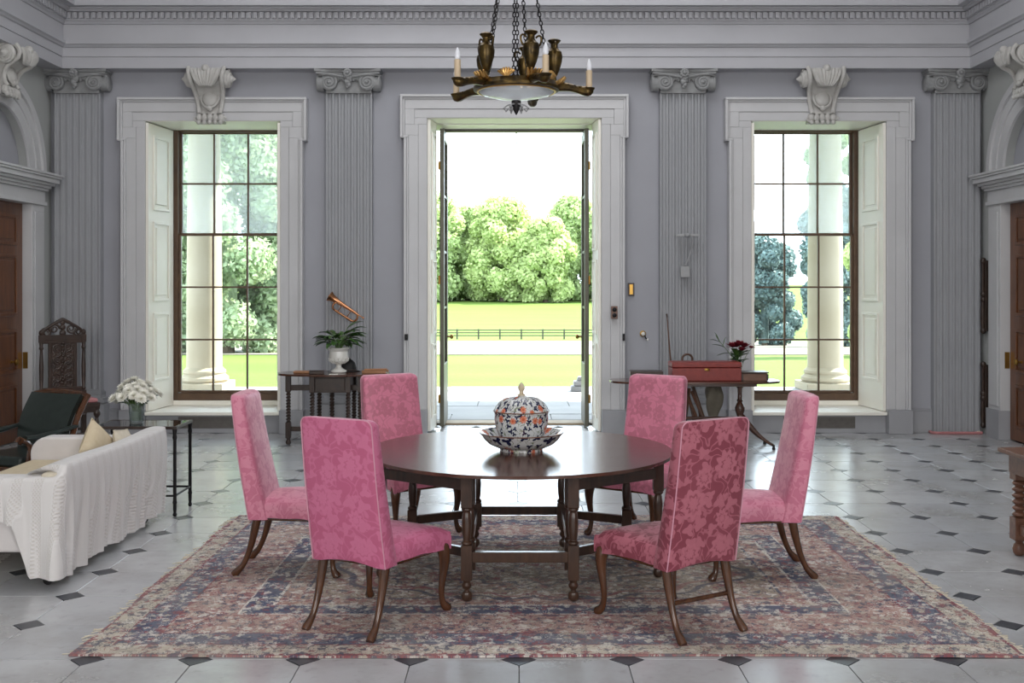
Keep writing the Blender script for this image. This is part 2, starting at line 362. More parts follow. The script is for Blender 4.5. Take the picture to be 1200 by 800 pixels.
# ------------------------------------------------------------------ helpers: geometry
class MB:
    def __init__(self): self.v = []; self.f = []
    def add(self, vs, fs):
        b = len(self.v); self.v += [tuple(q) for q in vs]; self.f += [tuple(b+i for i in f) for f in fs]; return self
    def box(self, x0, x1, y0, y1, z0, z1):
        if x0 > x1: x0, x1 = x1, x0
        if y0 > y1: y0, y1 = y1, y0
        if z0 > z1: z0, z1 = z1, z0
        return self.add([(x0,y0,z0),(x1,y0,z0),(x1,y1,z0),(x0,y1,z0),(x0,y0,z1),(x1,y0,z1),(x1,y1,z1),(x0,y1,z1)],
                        [(0,3,2,1),(4,5,6,7),(0,1,5,4),(1,2,6,5),(2,3,7,6),(3,0,4,7)])
    def frus(self, cx, cy, a0, b0, z0, a1, b1, z1, dx=0, dy=0):
        """box whose half sizes and centre change from z0 to z1"""
        return self.add([(cx-a0,cy-b0,z0),(cx+a0,cy-b0,z0),(cx+a0,cy+b0,z0),(cx-a0,cy+b0,z0),
                         (cx+dx-a1,cy+dy-b1,z1),(cx+dx+a1,cy+dy-b1,z1),(cx+dx+a1,cy+dy+b1,z1),(cx+dx-a1,cy+dy+b1,z1)],
                        [(0,3,2,1),(4,5,6,7),(0,1,5,4),(1,2,6,5),(2,3,7,6),(3,0,4,7)])
    def lathe(self, prof, c=(0,0,0), seg=16, sx=1.0, sy=1.0, cap=True):
        n = len(prof); vs = []
        for r, z in prof:
            for k in range(seg):
                a = 2*pi*k/seg; vs.append((c[0]+r*sx*cos(a), c[1]+r*sy*sin(a), c[2]+z))
        fs = [(i*seg+k, i*seg+(k+1)%seg, (i+1)*seg+(k+1)%seg, (i+1)*seg+k) for i in range(n-1) for k in range(seg)]
        if cap: fs += [tuple(reversed(range(seg))), tuple((n-1)*seg+k for k in range(seg))]
        return self.add(vs, fs)
    def tube(self, path, rad, seg=8, closed=False, cap=True, flat=1.0):
        pts = [Vector(p) for p in path]; n = len(pts)
        rs = rad if hasattr(rad, '__len__') else [rad]*n
        vs = []; up = None
        for i in range(n):
            if closed: t = pts[(i+1)%n]-pts[i-1]
            else: t = pts[min(i+1,n-1)]-pts[max(i-1,0)]
            t.normalize()
            if up is None:
                up = Vector((0,0,1)) if abs(t.z) < 0.9 else Vector((1,0,0))
            s = t.cross(up)
            if s.length < 1e-5: s = t.cross(Vector((1,0.3,0)))
            s.normalize(); u = s.cross(t).normalized(); up = u
            for k in range(seg):
                a = 2*pi*k/seg; q = pts[i] + (s*cos(a) + u*sin(a)*flat)*rs[i]; vs.append(q)
        m = n if closed else n-1
        fs = [(i*seg+k, i*seg+(k+1)%seg, ((i+1)%n)*seg+(k+1)%seg, ((i+1)%n)*seg+k) for i in range(m) for k in range(seg)]
        if cap and not closed: fs += [tuple(reversed(range(seg))), tuple((n-1)*seg+k for k in range(seg))]
        return self.add(vs, fs)
    def ring(self, c, r, t, axis='Z', seg=20, ts=6, sx=1.0, sy=1.0):
        path = []
        for k in range(seg):
            a = 2*pi*k/seg; p, q = r*cos(a)*sx, r*sin(a)*sy
            path.append((c[0]+p, c[1]+q, c[2]) if axis == 'Z' else (c[0]+p, c[1], c[2]+q) if axis == 'Y' else (c[0], c[1]+p, c[2]+q))
        return self.tube(path, t, ts, closed=True)
    def spiral(self, c, r0, r1, turns, t, axis='Y', start=0.0, dirn=1, seg=36, ts=6, depth=0.0):
        path = []; rs = []
        for i in range(seg+1):
            u = i/seg; a = start + dirn*2*pi*turns*u; r = r0+(r1-r0)*(u**0.8); p, q, d = r*cos(a), r*sin(a), depth*u
            path.append((c[0]+p, c[1]-d, c[2]+q) if axis == 'Y' else (c[0]+d, c[1]+p, c[2]+q)); rs.append(t*(1-0.55*u))
        return self.tube(path, rs, ts)
    def ball(self, c, r, seg=12, rings=8, sx=1, sy=1, sz=1):
        prof = [(max(1e-4, r*sin(pi*i/rings)), -r*cos(pi*i/rings)*sz) for i in range(rings+1)]
        return self.lathe(prof, c, seg, sx, sy, cap=False)
    def prism(self, poly, axis, lo, hi):
        n = len(poly)
        def mk(p, h): return (p[0], h, p[1]) if axis == 'Y' else (h, p[0], p[1]) if axis == 'X' else (p[0], p[1], h)
        vs = [mk(p, lo) for p in poly]+[mk(p, hi) for p in poly]
        fs = [tuple(range(n)), tuple(reversed(range(n, 2*n)))]+[(i, i+n, (i+1)%n+n, (i+1)%n) for i in range(n)]
        return self.add(vs, fs)
    def grid(self, fn, nu, nv, thick=0.0):
        b = len(self.v)
        P = [[Vector(fn(i/nu, j/nv)) for j in range(nv+1)] for i in range(nu+1)]
        vs = [P[i][j] for i in range(nu+1) for j in range(nv+1)]
        ix = lambda i, j: i*(nv+1)+j
        fs = [(ix(i,j), ix(i+1,j), ix(i+1,j+1), ix(i,j+1)) for i in range(nu) for j in range(nv)]
        if thick:
            N = len(vs); back = []
            for i in range(nu+1):
                for j in range(nv+1):
                    du = P[min(i+1,nu)][j]-P[max(i-1,0)][j]; dv = P[i][min(j+1,nv)]-P[i][max(j-1,0)]
                    nn = du.cross(dv); nn = nn.normalized() if nn.length > 1e-9 else Vector((0,0,1))
                    back.append(P[i][j]-nn*thick)
            fs += [tuple(N+q for q in reversed(f)) for f in fs[:nu*nv]]
            vs += back
            for i in range(nu): fs += [(ix(i,0), N+ix(i,0), N+ix(i+1,0), ix(i+1,0)), (ix(i+1,nv), N+ix(i+1,nv), N+ix(i,nv), ix(i,nv))]
            for j in range(nv): fs += [(ix(0,j+1), N+ix(0,j+1), N+ix(0,j), ix(0,j)), (ix(nu,j), N+ix(nu,j), N+ix(nu,j+1), ix(nu,j+1))]
        return self.add(vs, fs)
    def twist(self, x, y, z0, z1, r, turns, off=0.35, seg=12, n=None):
        n = n or int(turns*12); vs = []
        for i in range(n+1):
            u = i/n; a = 2*pi*turns*u
            for k in range(seg):
                t = 2*pi*k/seg; rr = r*(1+off*cos(2*(t-a)))
                vs.append((x+rr*cos(t), y+rr*sin(t), z0+(z1-z0)*u))
        fs = [(i*seg+k, i*seg+(k+1)%seg, (i+1)*seg+(k+1)%seg, (i+1)*seg+k) for i in range(n) for k in range(seg)]
        fs += [tuple(reversed(range(seg))), tuple(n*seg+k for k in range(seg))]
        return self.add(vs, fs)
    def xf(self, mat, start=0):
        for i in range(start, len(self.v)): self.v[i] = tuple(mat @ Vector(self.v[i]))
        return self
    def build(self, name, mat, parent=None, bevel=0.0, seg=2, smooth=35, sub=0):
        me = bpy.data.meshes.new(name); me.from_pydata(self.v, [], self.f); me.validate(); me.update()
        import bmesh
        bm = bmesh.new(); bm.from_mesh(me); bmesh.ops.recalc_face_normals(bm, faces=bm.faces); bm.to_mesh(me); bm.free()
        return link(name, me, mat, parent, bevel, seg, smooth, sub)
def link(name, me, mat, parent=None, bevel=0.0, seg=2, smooth=35, sub=0):
    if mat: me.materials.append(MAT[mat] if isinstance(mat, str) else mat)
    if smooth:
        me.polygons.foreach_set('use_smooth', [True]*len(me.polygons)); me.set_sharp_from_angle(angle=R(smooth))
    o = bpy.data.objects.new(name, me); COL.objects.link(o)
    if parent: o.parent = parent
    if bevel:
        b = o.modifiers.new('bevel', 'BEVEL'); b.width = bevel; b.segments = seg; b.limit_method = 'ANGLE'; b.angle_limit = R(40); b.harden_normals = bool(smooth)
    if sub:
        s = o.modifiers.new('sub', 'SUBSURF'); s.levels = sub; s.render_levels = sub
    return o
def share(src, name, parent, loc=(0,0,0), rot=(0,0,0), mat=None):
    o = bpy.data.objects.new(name, src.data); COL.objects.link(o); o.parent = parent; o.location = loc; o.rotation_euler = rot
    for m in src.modifiers:
        if m.type == 'BEVEL':
            b = o.modifiers.new('bevel', 'BEVEL'); b.width = m.width; b.segments = m.segments; b.limit_method = 'ANGLE'; b.angle_limit = m.angle_limit; b.harden_normals = m.harden_normals
    return o
def tag(o, label, cat, group=None, kind=None):
    o['label'] = label; o['category'] = cat
    if group: o['group'] = group
    if kind: o['kind'] = kind
    return o
def thing(name, label, cat, loc=(0,0,0), rz=0.0, group=None, kind=None):
    o = bpy.data.objects.new(name, None); COL.objects.link(o); o.location = loc; o.rotation_euler = (0,0,rz); o.empty_display_size = 0.1
    return tag(o, label, cat, group, kind)
def T(loc=(0,0,0), rz=0, rx=0, ry=0): return Matrix.Translation(loc) @ Matrix.Rotation(rz,4,'Z') @ Matrix.Rotation(ry,4,'Y') @ Matrix.Rotation(rx,4,'X')
def smoothstep(a, b, x):
    t = min(1, max(0, (x-a)/(b-a))); return t*t*(3-2*t)
def bez(p, n=12):
    out = []
    for i in range(n+1):
        t = i/n; q = [Vector(a) for a in p]
        while len(q) > 1: q = [q[k].lerp(q[k+1], t) for k in range(len(q)-1)]
        out.append(tuple(q[0]))
    return out
# ------------------------------------------------------------------ the room
WB, XS, CEIL = 12.2, 5.34, 7.0                     # back wall face, side walls at +-XS, ceiling height
W1, W2, DX, HW, HD = -3.465, 3.455, -0.022, 0.773, 0.996
ZW, ZD = 3.566, 3.60

def structure(o, label, cat): return tag(o, label, cat, kind='structure')

b = MB()
cuts = [(-XS-0.4, W1-HW), (W1+HW, DX-HD), (DX+HD, W2-HW), (W2+HW, XS+0.4)]
for a, c in cuts: b.box(a, c, WB, WB+0.85, -0.3, CEIL)
for xc, hw, z in ((W1, HW, ZW), (DX, HD, ZD), (W2, HW, ZW)): b.box(xc-hw, xc+hw, WB, WB+0.85, z, CEIL)
for xc in (W1, W2): b.box(xc-HW, xc+HW, WB+0.62, WB+0.85, -0.3, 0.30)
structure(b.build('wall_back', 'wall'), 'lavender grey back wall pierced by two tall windows and a doorway', 'wall')

AY, ARI, ARO, AZ = 10.95, 0.66, 0.98, 2.92           # side-wall arches: centre, inner and outer radius, springing
def side_wall(s, name, label):
    b = MB(); X = XS
    def quad(p): b.add([(s*X, y, z) for y, z in p], [(0,1,2,3)])
    def strip(y0, y1, z0, z1): quad([(y0,z0),(y1,z0),(y1,z1),(y0,z1)])
    q = ARI+0.02; strip(-5, AY-q, -0.02, CEIL); strip(AY+q, WB+0.1, -0.02, CEIL)
    n = 24; arc = [(AY-q*cos(pi*i/n), AZ+q*sin(pi*i/n)) for i in range(n+1)]
    for (y0,z0),(y1,z1) in zip(arc, arc[1:]):
        quad([(y0,z0),(y1,z1),(y1,CEIL),(y0,CEIL)])
        b.add([(s*X,y0,z0),(s*X,y1,z1),(s*(X+0.3),y1,z1),(s*(X+0.3),y0,z0)], [(0,1,2,3)])
    for y in (AY-q, AY+q):
        b.add([(s*X,y,-0.02),(s*X,y,AZ),(s*(X+0.3),y,AZ),(s*(X+0.3),y,-0.02)], [(0,1,2,3)])
    b.box(s*(X+0.3), s*(X+0.4), -5, WB+0.1, -0.02, CEIL)
    structure(b.build(name, 'side'), label, 'wall')
side_wall(-1, 'wall_left', 'grey left side wall with an arched doorway beside the corner')
side_wall(1, 'wall_right', 'grey right side wall with an arched doorway beside the corner')
structure(MB().box(-XS-0.4, XS+0.4, -5.3, -5.0, -0.1, CEIL).build('wall_front', 'wall'), 'plain grey wall behind the viewer', 'wall')
structure(MB().box(-XS-0.4, XS+0.4, -5.3, WB+0.85, CEIL, CEIL+0.2).build('ceiling', 'ceil'), 'high white painted ceiling above the cornice', 'ceiling')

# ---- floor: octagonal limestone tiles with slate diamond insets, each laid singly in view
S = 0.4894; FX0, FY0 = 0.0123, 4.818; Q = 0.078     # tile pitch, one grid corner, half diagonal of the diamonds
fl = MB().box(-XS-0.35, XS+0.35, -5.2, WB+1.3, -0.12, -0.012).build('floor', 'basin', smooth=0)
structure(fl, 'pale stone hall floor of clipped tiles with small dark slate diamonds', 'floor')
g = 0.0022
def octa(h, z): 
    a = S/2-g; q = Q+g*0.6
    return [(-a+q,-a,z),(a-q,-a,z),(a,-a+q,z),(a,a-q,z),(a-q,a,z),(-a+q,a,z),(-a,a-q,z),(-a,-a+q,z)]
def slab(poly, z0, bev=0.004):
    n = len(poly); m = MB()
    top = [(x*(1-bev), y*(1-bev), 0.0) for x, y, z in poly]; mid = [(x, y, -0.0012) for x, y, z in poly]; low = [(x, y, z0) for x, y, z in poly]
    fs = [tuple(range(n))]+[(i, i+n, (i+1)%n+n, (i+1)%n) for i in range(n)]+[(i+n, i+2*n, (i+1)%n+2*n, (i+1)%n+n) for i in range(n)]
    return m.add(top+mid+low, fs)
q_ = Q-g
tile_src = dia_src = None; rest = MB(); restd = MB()
def in_view(x, y, m=0.32):
    if y < 4.2: return False
    px = PX0+x*F/y
    return -m*F/y < px < 1200+m*F/y
ntile = 0
for j in range(-19, 18):
    for i in range(-12, 12):
        x, y = FX0+(i+0.5)*S, FY0+(j+0.5)*S
        if abs(x) > XS+0.3 or y > WB+0.9 or y < -5: continue
        vis = in_view(x, y) and y < WB
        if vis:
            if tile_src is None: o = tile_src = slab(octa(0,0), -0.014).build('tile', 'tile', fl, smooth=0)
            else: o = share(tile_src, 'tile', fl)
            o.location = (x, y, random.uniform(-0.0008, 0.0006)); o.rotation_euler = (random.uniform(-1,1)*0.0012, random.uniform(-1,1)*0.0012, random.choice((0, pi/2, pi)))
            ntile += 1
        else: rest.add([(px+x, py+y, 0) for px, py, _ in octa(0,0)], [tuple(range(8))])
        x, y = FX0+i*S, FY0+j*S
        if abs(x) > XS or y > WB: continue
        poly = [(0,-q_,0),(q_,0,0),(0,q_,0),(-q_,0,0)]
        rug = -2.05 < x < 2.33 and 4.95 < y < 7.6
        if in_view(x, y) and not rug:
            if dia_src is None: o = dia_src = slab(poly, -0.014).build('inset', 'slate', fl, smooth=0)
            else: o = share(dia_src, 'inset', fl)
            o.location = (x, y, random.uniform(-0.0008, 0.0004))
        else: restd.add([(px+x, py+y, 0) for px, py, _ in poly], [(0,1,2,3)])
o = rest.build('tile_paving', 'tile', fl, smooth=0); o['kind'] = 'stuff'
o = restd.build('inset_paving', 'slate', fl, smooth=0); o['kind'] = 'stuff'

# ---- entablature
ent = thing('trim_1', 'pale grey moulded entablature with a dentil band running round the hall', 'cornice', kind='structure')
def cornice(prof, name, mat):
    vs = []
    for p, z in prof:
        vs += [(-XS+p, -5, z), (-XS+p, WB-p, z), (XS-p, WB-p, z), (XS-p, -5, z)]
    fs = [(i*4+k, i*4+k+1, i*4+k+5, i*4+k+4) for i in range(len(prof)-1) for k in range(3)]
    return MB().add(vs, fs).build(name, mat, ent, smooth=0)
cornice([(0,4.135),(0.22,4.135),(0.22,4.262),(0.232,4.265),(0.232,4.365),(0.25,4.37),(0.262,4.385),(0.285,4.40),(0.285,4.432),(0.24,4.436)], 'architrave', 'ent')
cornice([(0.24,4.43),(0.24,4.625)], 'frieze', 'ent')
cornice([(0.24,4.622),(0.255,4.625),(0.268,4.645),(0.285,4.66),(0.285,4.745),(0.335,4.75),(0.35,4.765),(0.375,4.775),(0.375,4.785),(0.46,4.785),(0.46,5.0),(0.50,5.04),(0.53,5.1),(0.53,5.16),(0,5.2)], 'corona', 'ent')
b = MB(); pitch = 0.0695
def dent(cx, cy, w, d, z0, z1): 
    b.box(cx-w, cx+w, cy-d, cy+d, z0, z1)
k = int(2*(XS-0.3)/pitch)
for i in range(k):
    x = (i-(k-1)/2)*pitch; b.box(x-0.021, x+0.021, WB-0.325, WB-0.28, 4.675, 4.742); b.box(x-0.012, x+0.012, WB-0.331, WB-0.324, 4.685, 4.735)
for s in (-1, 1):
    for i in range(60):
        y = WB-0.33-(i+0.6)*pitch; b.box(s*(XS-0.325), s*(XS-0.28), y-0.021, y+0.021, 4.675, 4.742)
o = b.build('dentil_band', 'ent', ent, smooth=0); o['kind'] = 'stuff'

# ---- baseboards
b = MB()
for a, c in ((-XS, W1-HW-0.27), (W1+HW+0.27, DX-HD-0.27), (DX+HD+0.27, W2-HW-0.27), (W2+HW+0.27, XS)):
    b.box(a, c, WB-0.03, WB, 0, 0.25); b.box(a, c, WB-0.02, WB, 0.25, 0.275)
structure(b.build('baseboard_back', 'plinth', bevel=0.004), 'grey painted skirting along the back wall', 'baseboard')

# ---- pilasters
def pilaster(n, x, base, label):
    t = thing('trim_%d' % n, label, 'pilaster', (x, WB, 0), kind='structure')
    hw, pr, nf = 0.262, 0.10, 7
    z0 = 0.50 if base else 0.0
    fw = 2*hw/(nf*1.0+(nf+1)*0.36); fil = fw*0.36
    poly = [(-hw, 0), (-hw, -pr)]; x0 = -hw
    for i in range(nf):
        x0 += fil
        for q in range(7):
            a = pi*q/6; poly.append((x0+fw/2-fw/2*cos(a), -pr+fw*0.62*sin(a)))
        x0 += fw
    poly += [(hw, -pr), (hw, 0)]
    b = MB(); m = len(poly)
    b.add([(p[0],p[1],z0) for p in poly]+[(p[0],p[1],3.88) for p in poly], [(i, i+1, i+1+m, i+m) for i in range(m-1)])
    b.build('shaft', 'pil', t, smooth=50)
    if base:
        b = MB()
        def bx(hwx, p, za, zb): b.box(-hwx, hwx, -p, 0, za, zb)
        bx(0.33, 0.175, 0, 0.34)
        for k in range(6):
            a0 = -pi/2+pi*k/6; a1 = -pi/2+pi*(k+1)/6
            e = 0.03*cos((a0+a1)/2); bx(0.295+e, 0.135+e, 0.34+0.035*(sin(a0)+1), 0.34+0.035*(sin(a1)+1))
        bx(0.285, 0.13, 0.41, 0.445); 
        for k in range(4):
            a0 = -pi/2+pi*k/4; a1 = -pi/2+pi*(k+1)/4; e = 0.02*cos((a0+a1)/2); bx(0.27+e, 0.115+e, 0.445+0.02*(sin(a0)+1), 0.445+0.02*(sin(a1)+1))
        bx(0.268, 0.112, 0.485, 0.505)
        b.build('base', 'pil', t, bevel=0.004)
    # ionic capital
    b = MB()
    top = [(-0.375, -0.10), (-0.375,-0.30)] + [(-0.375+0.75*i/12, -0.30+0.06*sin(pi*i/12)) for i in range(1,12)] + [(0.375,-0.30),(0.375,-0.10)]
    b.prism(top, 'Z', 4.10, 4.135); b.prism([(p[0]*0.96, p[1]*0.96) for p in top], 'Z', 4.075, 4.10)
    b.box(-0.30, 0.30, -0.235, 0, 4.02, 4.08); b.box(-0.26, 0.26, -0.20, 0, 3.87, 4.02)
    cap = b.build('capital', 'cap', t, bevel=0.006); cap.location.y = 0.07
    for s in (-1, 1):
        b = MB(); c = (s*0.215, -0.245, 3.985)
        b.spiral(c, 0.092, 0.018, 2.3, 0.017, 'Y', start=pi/2, dirn=s, seg=44, depth=0.02)
        st = len(b.v); b.lathe([(0.09,-0.05),(0.09,-0.002),(0.03,0.012),(0.02,0.015)], (0,0,0), 24); b.xf(T(c, rx=pi/2), st)
        b.ball((c[0], c[1]-0.02, c[2]), 0.02, 10, 6)
        st = len(b.v); b.lathe([(0.088,-0.2),(0.075,-0.1),(0.088,0.0)], (0,0,0), 20); b.xf(T((c[0],c[1]+0.005,c[2]), rx=pi/2), st)
        # turned corner scroll on the outer side
        c2 = (s*0.345, -0.16, 3.985)
        b.spiral(c2, 0.092, 0.02, 2.0, 0.02, 'X', start=pi/2, dirn=1, seg=32, depth=s*0.01)
        st = len(b.v); b.lathe([(0.09,-0.05),(0.09,0.03),(0.03,0.045)], (0,0,0), 20); b.xf(T((s*0.33,-0.16,3.985), ry=s*pi/2), st)
        b.tube(bez([(s*0.02,-0.25,4.05),(s*0.12,-0.27,4.04),(s*0.17,-0.265,4.085),(s*0.30,-0.27,4.085),(s*0.36,-0.22,4.06)], 10), 0.013, 6)
        b.build('volute', 'cap', cap)
    b = MB()
    for i in range(5):
        x = (i-2)*0.058
        if i != 2: b.ball((x, -0.215, 4.03), 0.026, 10, 8, sz=1.25); b.tube([(x+0.03,-0.22,4.06),(x+0.03,-0.225,4.0)], [0.009,0.003], 6)
    for k in range(9):
        a = 2*pi*k/9; b.ball((0.034*cos(a), -0.285, 4.085+0.034*sin(a)), 0.02, 8, 6)
    b.ball((0,-0.30,4.085), 0.022, 8, 6)
    for k, (zz, r) in enumerate(((4.03,0.04),(3.99,0.034),(3.955,0.026),(3.93,0.018))):
        b.ball((0.008*(-1)**k, -0.25, zz), r, 10, 6)
        for s in (-1, 1): b.ball((s*r*0.8, -0.255, zz+0.012), r*0.5, 8, 5)
    b.build('flower_drop', 'cap', cap)
    return t
pilaster(2, -5.0, True, 'grey fluted pilaster with ionic capital behind the carved chair')
pilaster(3, -1.905, True, 'grey fluted pilaster with ionic capital carrying the bugle')
pilaster(4, 1.90, True, 'grey fluted pilaster with ionic capital behind the red box')
pilaster(5, 5.02, False, 'grey fluted pilaster with ionic capital at the right corner, pink smear strip at its foot')

# ---- console keystones
def console(n, loc, rz, label, h=0.62, w=1.0):
    t = thing('trim_%d' % n, label, 'keystone', loc, rz, kind='structure')
    # local: wall plane y=0, projecting to -y, z from -h to 0
    prof = [(0,0),(-0.27,0),(-0.30,-0.05),(-0.305,-0.10),(-0.285,-0.155),(-0.23,-0.20),(-0.17,-0.25),(-0.135,-0.31),(-0.12,-0.38),(-0.125,-0.45),(-0.15,-0.50),(0,-0.52)]
    sc = h/0.62
    def hwz(z): return (0.215-0.09*min(1, max(0, -z/0.5)))*w
    b = MB(); m = len(prof)
    b.add([(-hwz(z)*0.82, y*0.9, z*sc) for y, z in prof]+[(hwz(z)*0.82, y*0.9, z*sc) for y, z in prof],
          [tuple(range(m)), tuple(range(2*m-1, m-1, -1))]+[(i, i+1, i+1+m, i+m) for i in range(m-1)])
    b.build('body', 'console', t, smooth=40)
    for s in (-1, 1):
        b = MB()
        b.tube([(s*hwz(z)*0.93, y-0.005, z*sc) for y, z in prof[1:-1]], 0.026*w, 8, flat=0.9)
        b.build('side_rib', 'console', t)
        b = MB()
        c = (s*0.225*w, -0.18, -0.115*sc)
        b.spiral(c, 0.10, 0.02, 2.2, 0.02, 'X', start=pi/2, dirn=-1, seg=40, depth=s*0.05)
        st = len(b.v); b.lathe([(0.10,-0.03),(0.10,0.0),(0.05,0.03),(0.03,0.05),(0.012,0.075),(0.002,0.085)], (0,0,0), 20); b.xf(T(c, ry=s*pi/2), st)
        b.build('scroll', 'console', t)
    b = MB()                                      # shell at the top
    for i in range(9):
        u = (i-4)/4; b.tube(bez([(u*0.05*w,-0.285,-0.215*sc),(u*0.13*w,-0.345,-0.14*sc),(u*0.15*w,-0.315,-0.02*sc)], 8), [0.008]+[0.024]*7+[0.014], 6)
    b.ball((0,-0.315,-0.02*sc), 0.045, 10, 6)
    b.build('shell', 'console', t)
    b = MB()                                      # oval boss with rim
    st = len(b.v); b.ball((0,0,0), 0.085*w, 16, 8, sy=0.5, sz=1.15); b.ring((0,0,0), 0.098*w, 0.014, 'Y', 24, 6, sy=1.15); b.xf(T((0,-0.135,-0.325*sc), rx=-0.25), st)
    b.ball((0,-0.15,-0.44*sc), 0.035, 10, 6)
    b.build('oval_boss', 'console', t)
    b = MB()                                      # leaf band at the foot
    for i in range(5):
        x = (i-2)*0.062*w; b.ball((x,-0.13,-0.545*sc), 0.038, 10, 8, sz=1.25); b.ball((x,-0.15,-0.60*sc), 0.026, 8, 6)
    for s in (-1, 1): b.spiral((s*0.15*w,-0.14,-0.56*sc), 0.035, 0.008, 1.5, 0.012, 'Y', dirn=s, seg=16)
    b.box(-0.15*w, 0.15*w, -0.10, 0, -0.60*sc, -0.50*sc)
    b.build('leaf_band', 'console', t)
    return t
console(6, (W1-0.015, WB, 4.135), 0, 'carved plaster scroll keystone over the left window')
console(7, (W2+0.02, WB, 4.135), 0, 'carved plaster scroll keystone over the right window')
console(8, (-XS, AY, 4.13), pi/2, 'carved plaster scroll keystone over the left side arch', h=0.5)
console(9, (XS, AY, 4.13), -pi/2, 'carved plaster scroll keystone over the right side arch', h=0.5)

# ---- eared architrave casings
def casing(parent, xc, hw, zt):
    b = MB(); ear = 0.042; zp = 0.27
    ds = [-0.001, 0.10, 0.21, 0.232, 0.262]; es = [99, zt-0.075, zt-0.20, zt-0.225, zt-0.235]; prs = [0, 0.080, 0.092, 0.105, 0.130]
    for k in range(1, 5):
        d0, d1, e0, e1, pr = ds[k-1], ds[k], min(es[k-1], zt+ds[k-1]), es[k], prs[k]
        for s in (-1, 1):
            b.box(xc+s*(hw+d0), xc+s*(hw+d1), WB-pr, WB, zp, e1)
            b.box(xc+s*(hw+d0), xc+s*(hw+d1+ear), WB-pr, WB, e1, e0)
            if k > 1: b.box(xc+s*(hw+d0+ear), xc+s*(hw+d1+ear), WB-pr, WB, e0, zt+d0)
        b.box(xc-hw-d1-ear, xc+hw+d1+ear, WB-pr, WB, zt+d0, zt+d1)
    b.build('casing', 'trim', parent, bevel=0.005)
    b = MB()
    for s in (-1, 1): b.box(xc+s*(hw-0.001), xc+s*(hw+0.275), WB-0.155, WB, 0, zp)
    b.build('casing_plinth', 'plinth', parent, bevel=0.004)

def shutter(parent, xc, s, hw, z0, z1, y0=WB-0.06, y1=WB+0.60, splay=0.075, panels=((0.10,0.34),(0.38,0.66),(0.70,0.96))):
    x0, x1 = xc+s*(hw-0.002), xc+s*(hw-splay)
    L = sqrt((y1-y0)**2+(x1-x0)**2); ang = atan2(y1-y0, x1-x0)
    # local frame: length along u, thickness towards the room side
    mat = Matrix.Translation((x0, y0, 0)) @ Matrix.Rotation(ang, 4, 'Z')
    f = 0.035*s
    b = MB(); b.box(0, L, 0, f, z0, z1); b.xf(mat)
    sh = b.build('shutter', 'cream', parent, bevel=0.004)
    H = z1-z0
    for a, c in panels:
        b = MB()
        za, zb, ua, ub = z0+H*a, z0+H*c, L*0.17, L*0.80
        o_ = 0.018 if f > 0 else -0.018
        w = 0.03
        b.box(ua, ub, f, f+o_, za, za+w); b.box(ua, ub, f, f+o_, zb-w, zb); b.box(ua, ua+w, f, f+o_, za+w, zb-w); b.box(ub-w, ub, f, f+o_, za+w, zb-w)
        b.box(ua+w+0.04, ub-w-0.04, f, f+o_*0.7, za+w+0.04, zb-w-0.04)
        b.xf(mat); b.build('raised_panel', 'cream', sh, bevel=0.004)

def window(n, xc, label):
    t = thing('window_%d' % n, label, 'window', kind='structure')
    casing(t, xc, HW, ZW)
    for s in (-1, 1): shutter(t, xc, s, HW, 0.25, ZW-0.02)
    Y = WB+0.63
    b = MB(); gh = 0.62
    for s in (-1, 1): b.box(xc+s*gh, xc+s*(HW+0.01), Y, Y+0.14, 0.30, ZW)
    b.box(xc-gh, xc+gh, Y, Y+0.14, 3.54, ZW+0.01); b.box(xc-gh, xc+gh, Y-0.02, Y+0.16, 0.30, 0.385)
    b.build('frame', 'framew', t, bevel=0.005)
    zs = [0.395, 1.03, 1.665, 2.30, 2.92, 3.54]; xs = [xc-gh+i*2*gh/3 for i in range(4)]
    for name, r0, r1, yy, gm in (('lower_sash', 0, 3, Y+0.025, 'glass'), ('upper_sash', 3, 5, Y+0.075, 'hazy')):
        b = MB(); za, zb = zs[r0], zs[r1]
        for s in (-1, 1): b.box(xc+s*(gh-0.028), xc+s*gh, yy, yy+0.045, za, zb)
        b.box(xc-gh+0.028, xc+gh-0.028, yy, yy+0.045, za-0.01, za+0.022); b.box(xc-gh+0.028, xc+gh-0.028, yy, yy+0.045, zb-0.015, zb+0.012)
        sash = b.build(name, 'framew', t, bevel=0.003)
        for i in (1, 2): MB().box(xs[i]-0.010, xs[i]+0.010, yy+0.006, yy+0.038, za+0.022, zb-0.015).build('glazing_bar', 'framew', sash)
        for j in range(r0+1, r1): MB().box(xc-gh+0.028, xc+gh-0.028, yy+0.008, yy+0.036, zs[j]-0.010, zs[j]+0.010).build('glazing_bar', 'framew', sash)
        for i in range(3):
            for j in range(r0, r1):
                MB().box(xs[i]+0.008, xs[i+1]-0.008, yy+0.02, yy+0.024, zs[j]+0.008, zs[j+1]-0.008).build('pane', gm, sash, smooth=0)
    b = MB(); b.box(xc-HW+0.002, xc+HW-0.002, WB-0.10, Y, 0.205, 0.243); b.box(xc-HW+0.08, xc+HW-0.08, Y-0.03, Y, 0.243, 0.30)
    b.build('window_sill', 'cream', t, bevel=0.006)
    MB().box(xc-HW, xc+HW, WB-0.07, Y, ZW-0.006, ZW+0.01).build('soffit_lining', 'cream', t)
    MB().box(xc-HW+0.002, xc+HW-0.002, WB-0.05, WB+0.02, 0, 0.205).build('apron_panel', 'plinth', t, bevel=0.004)
    b = MB(); b.box(xc-0.40, xc+0.42, WB-0.056, WB-0.045, 0.055, 0.185)
    for i in range(9): b.box(xc-0.39, xc+0.41, WB-0.060, WB-0.055, 0.062+i*0.0135, 0.069+i*0.0135)
    b.build('heating_grille', 'grille', t, smooth=0)
    return t
window(1, W1, 'tall left sash window with cream shutters and brown frame')
window(2, W2, 'tall right sash window with cream shutters and brown frame')

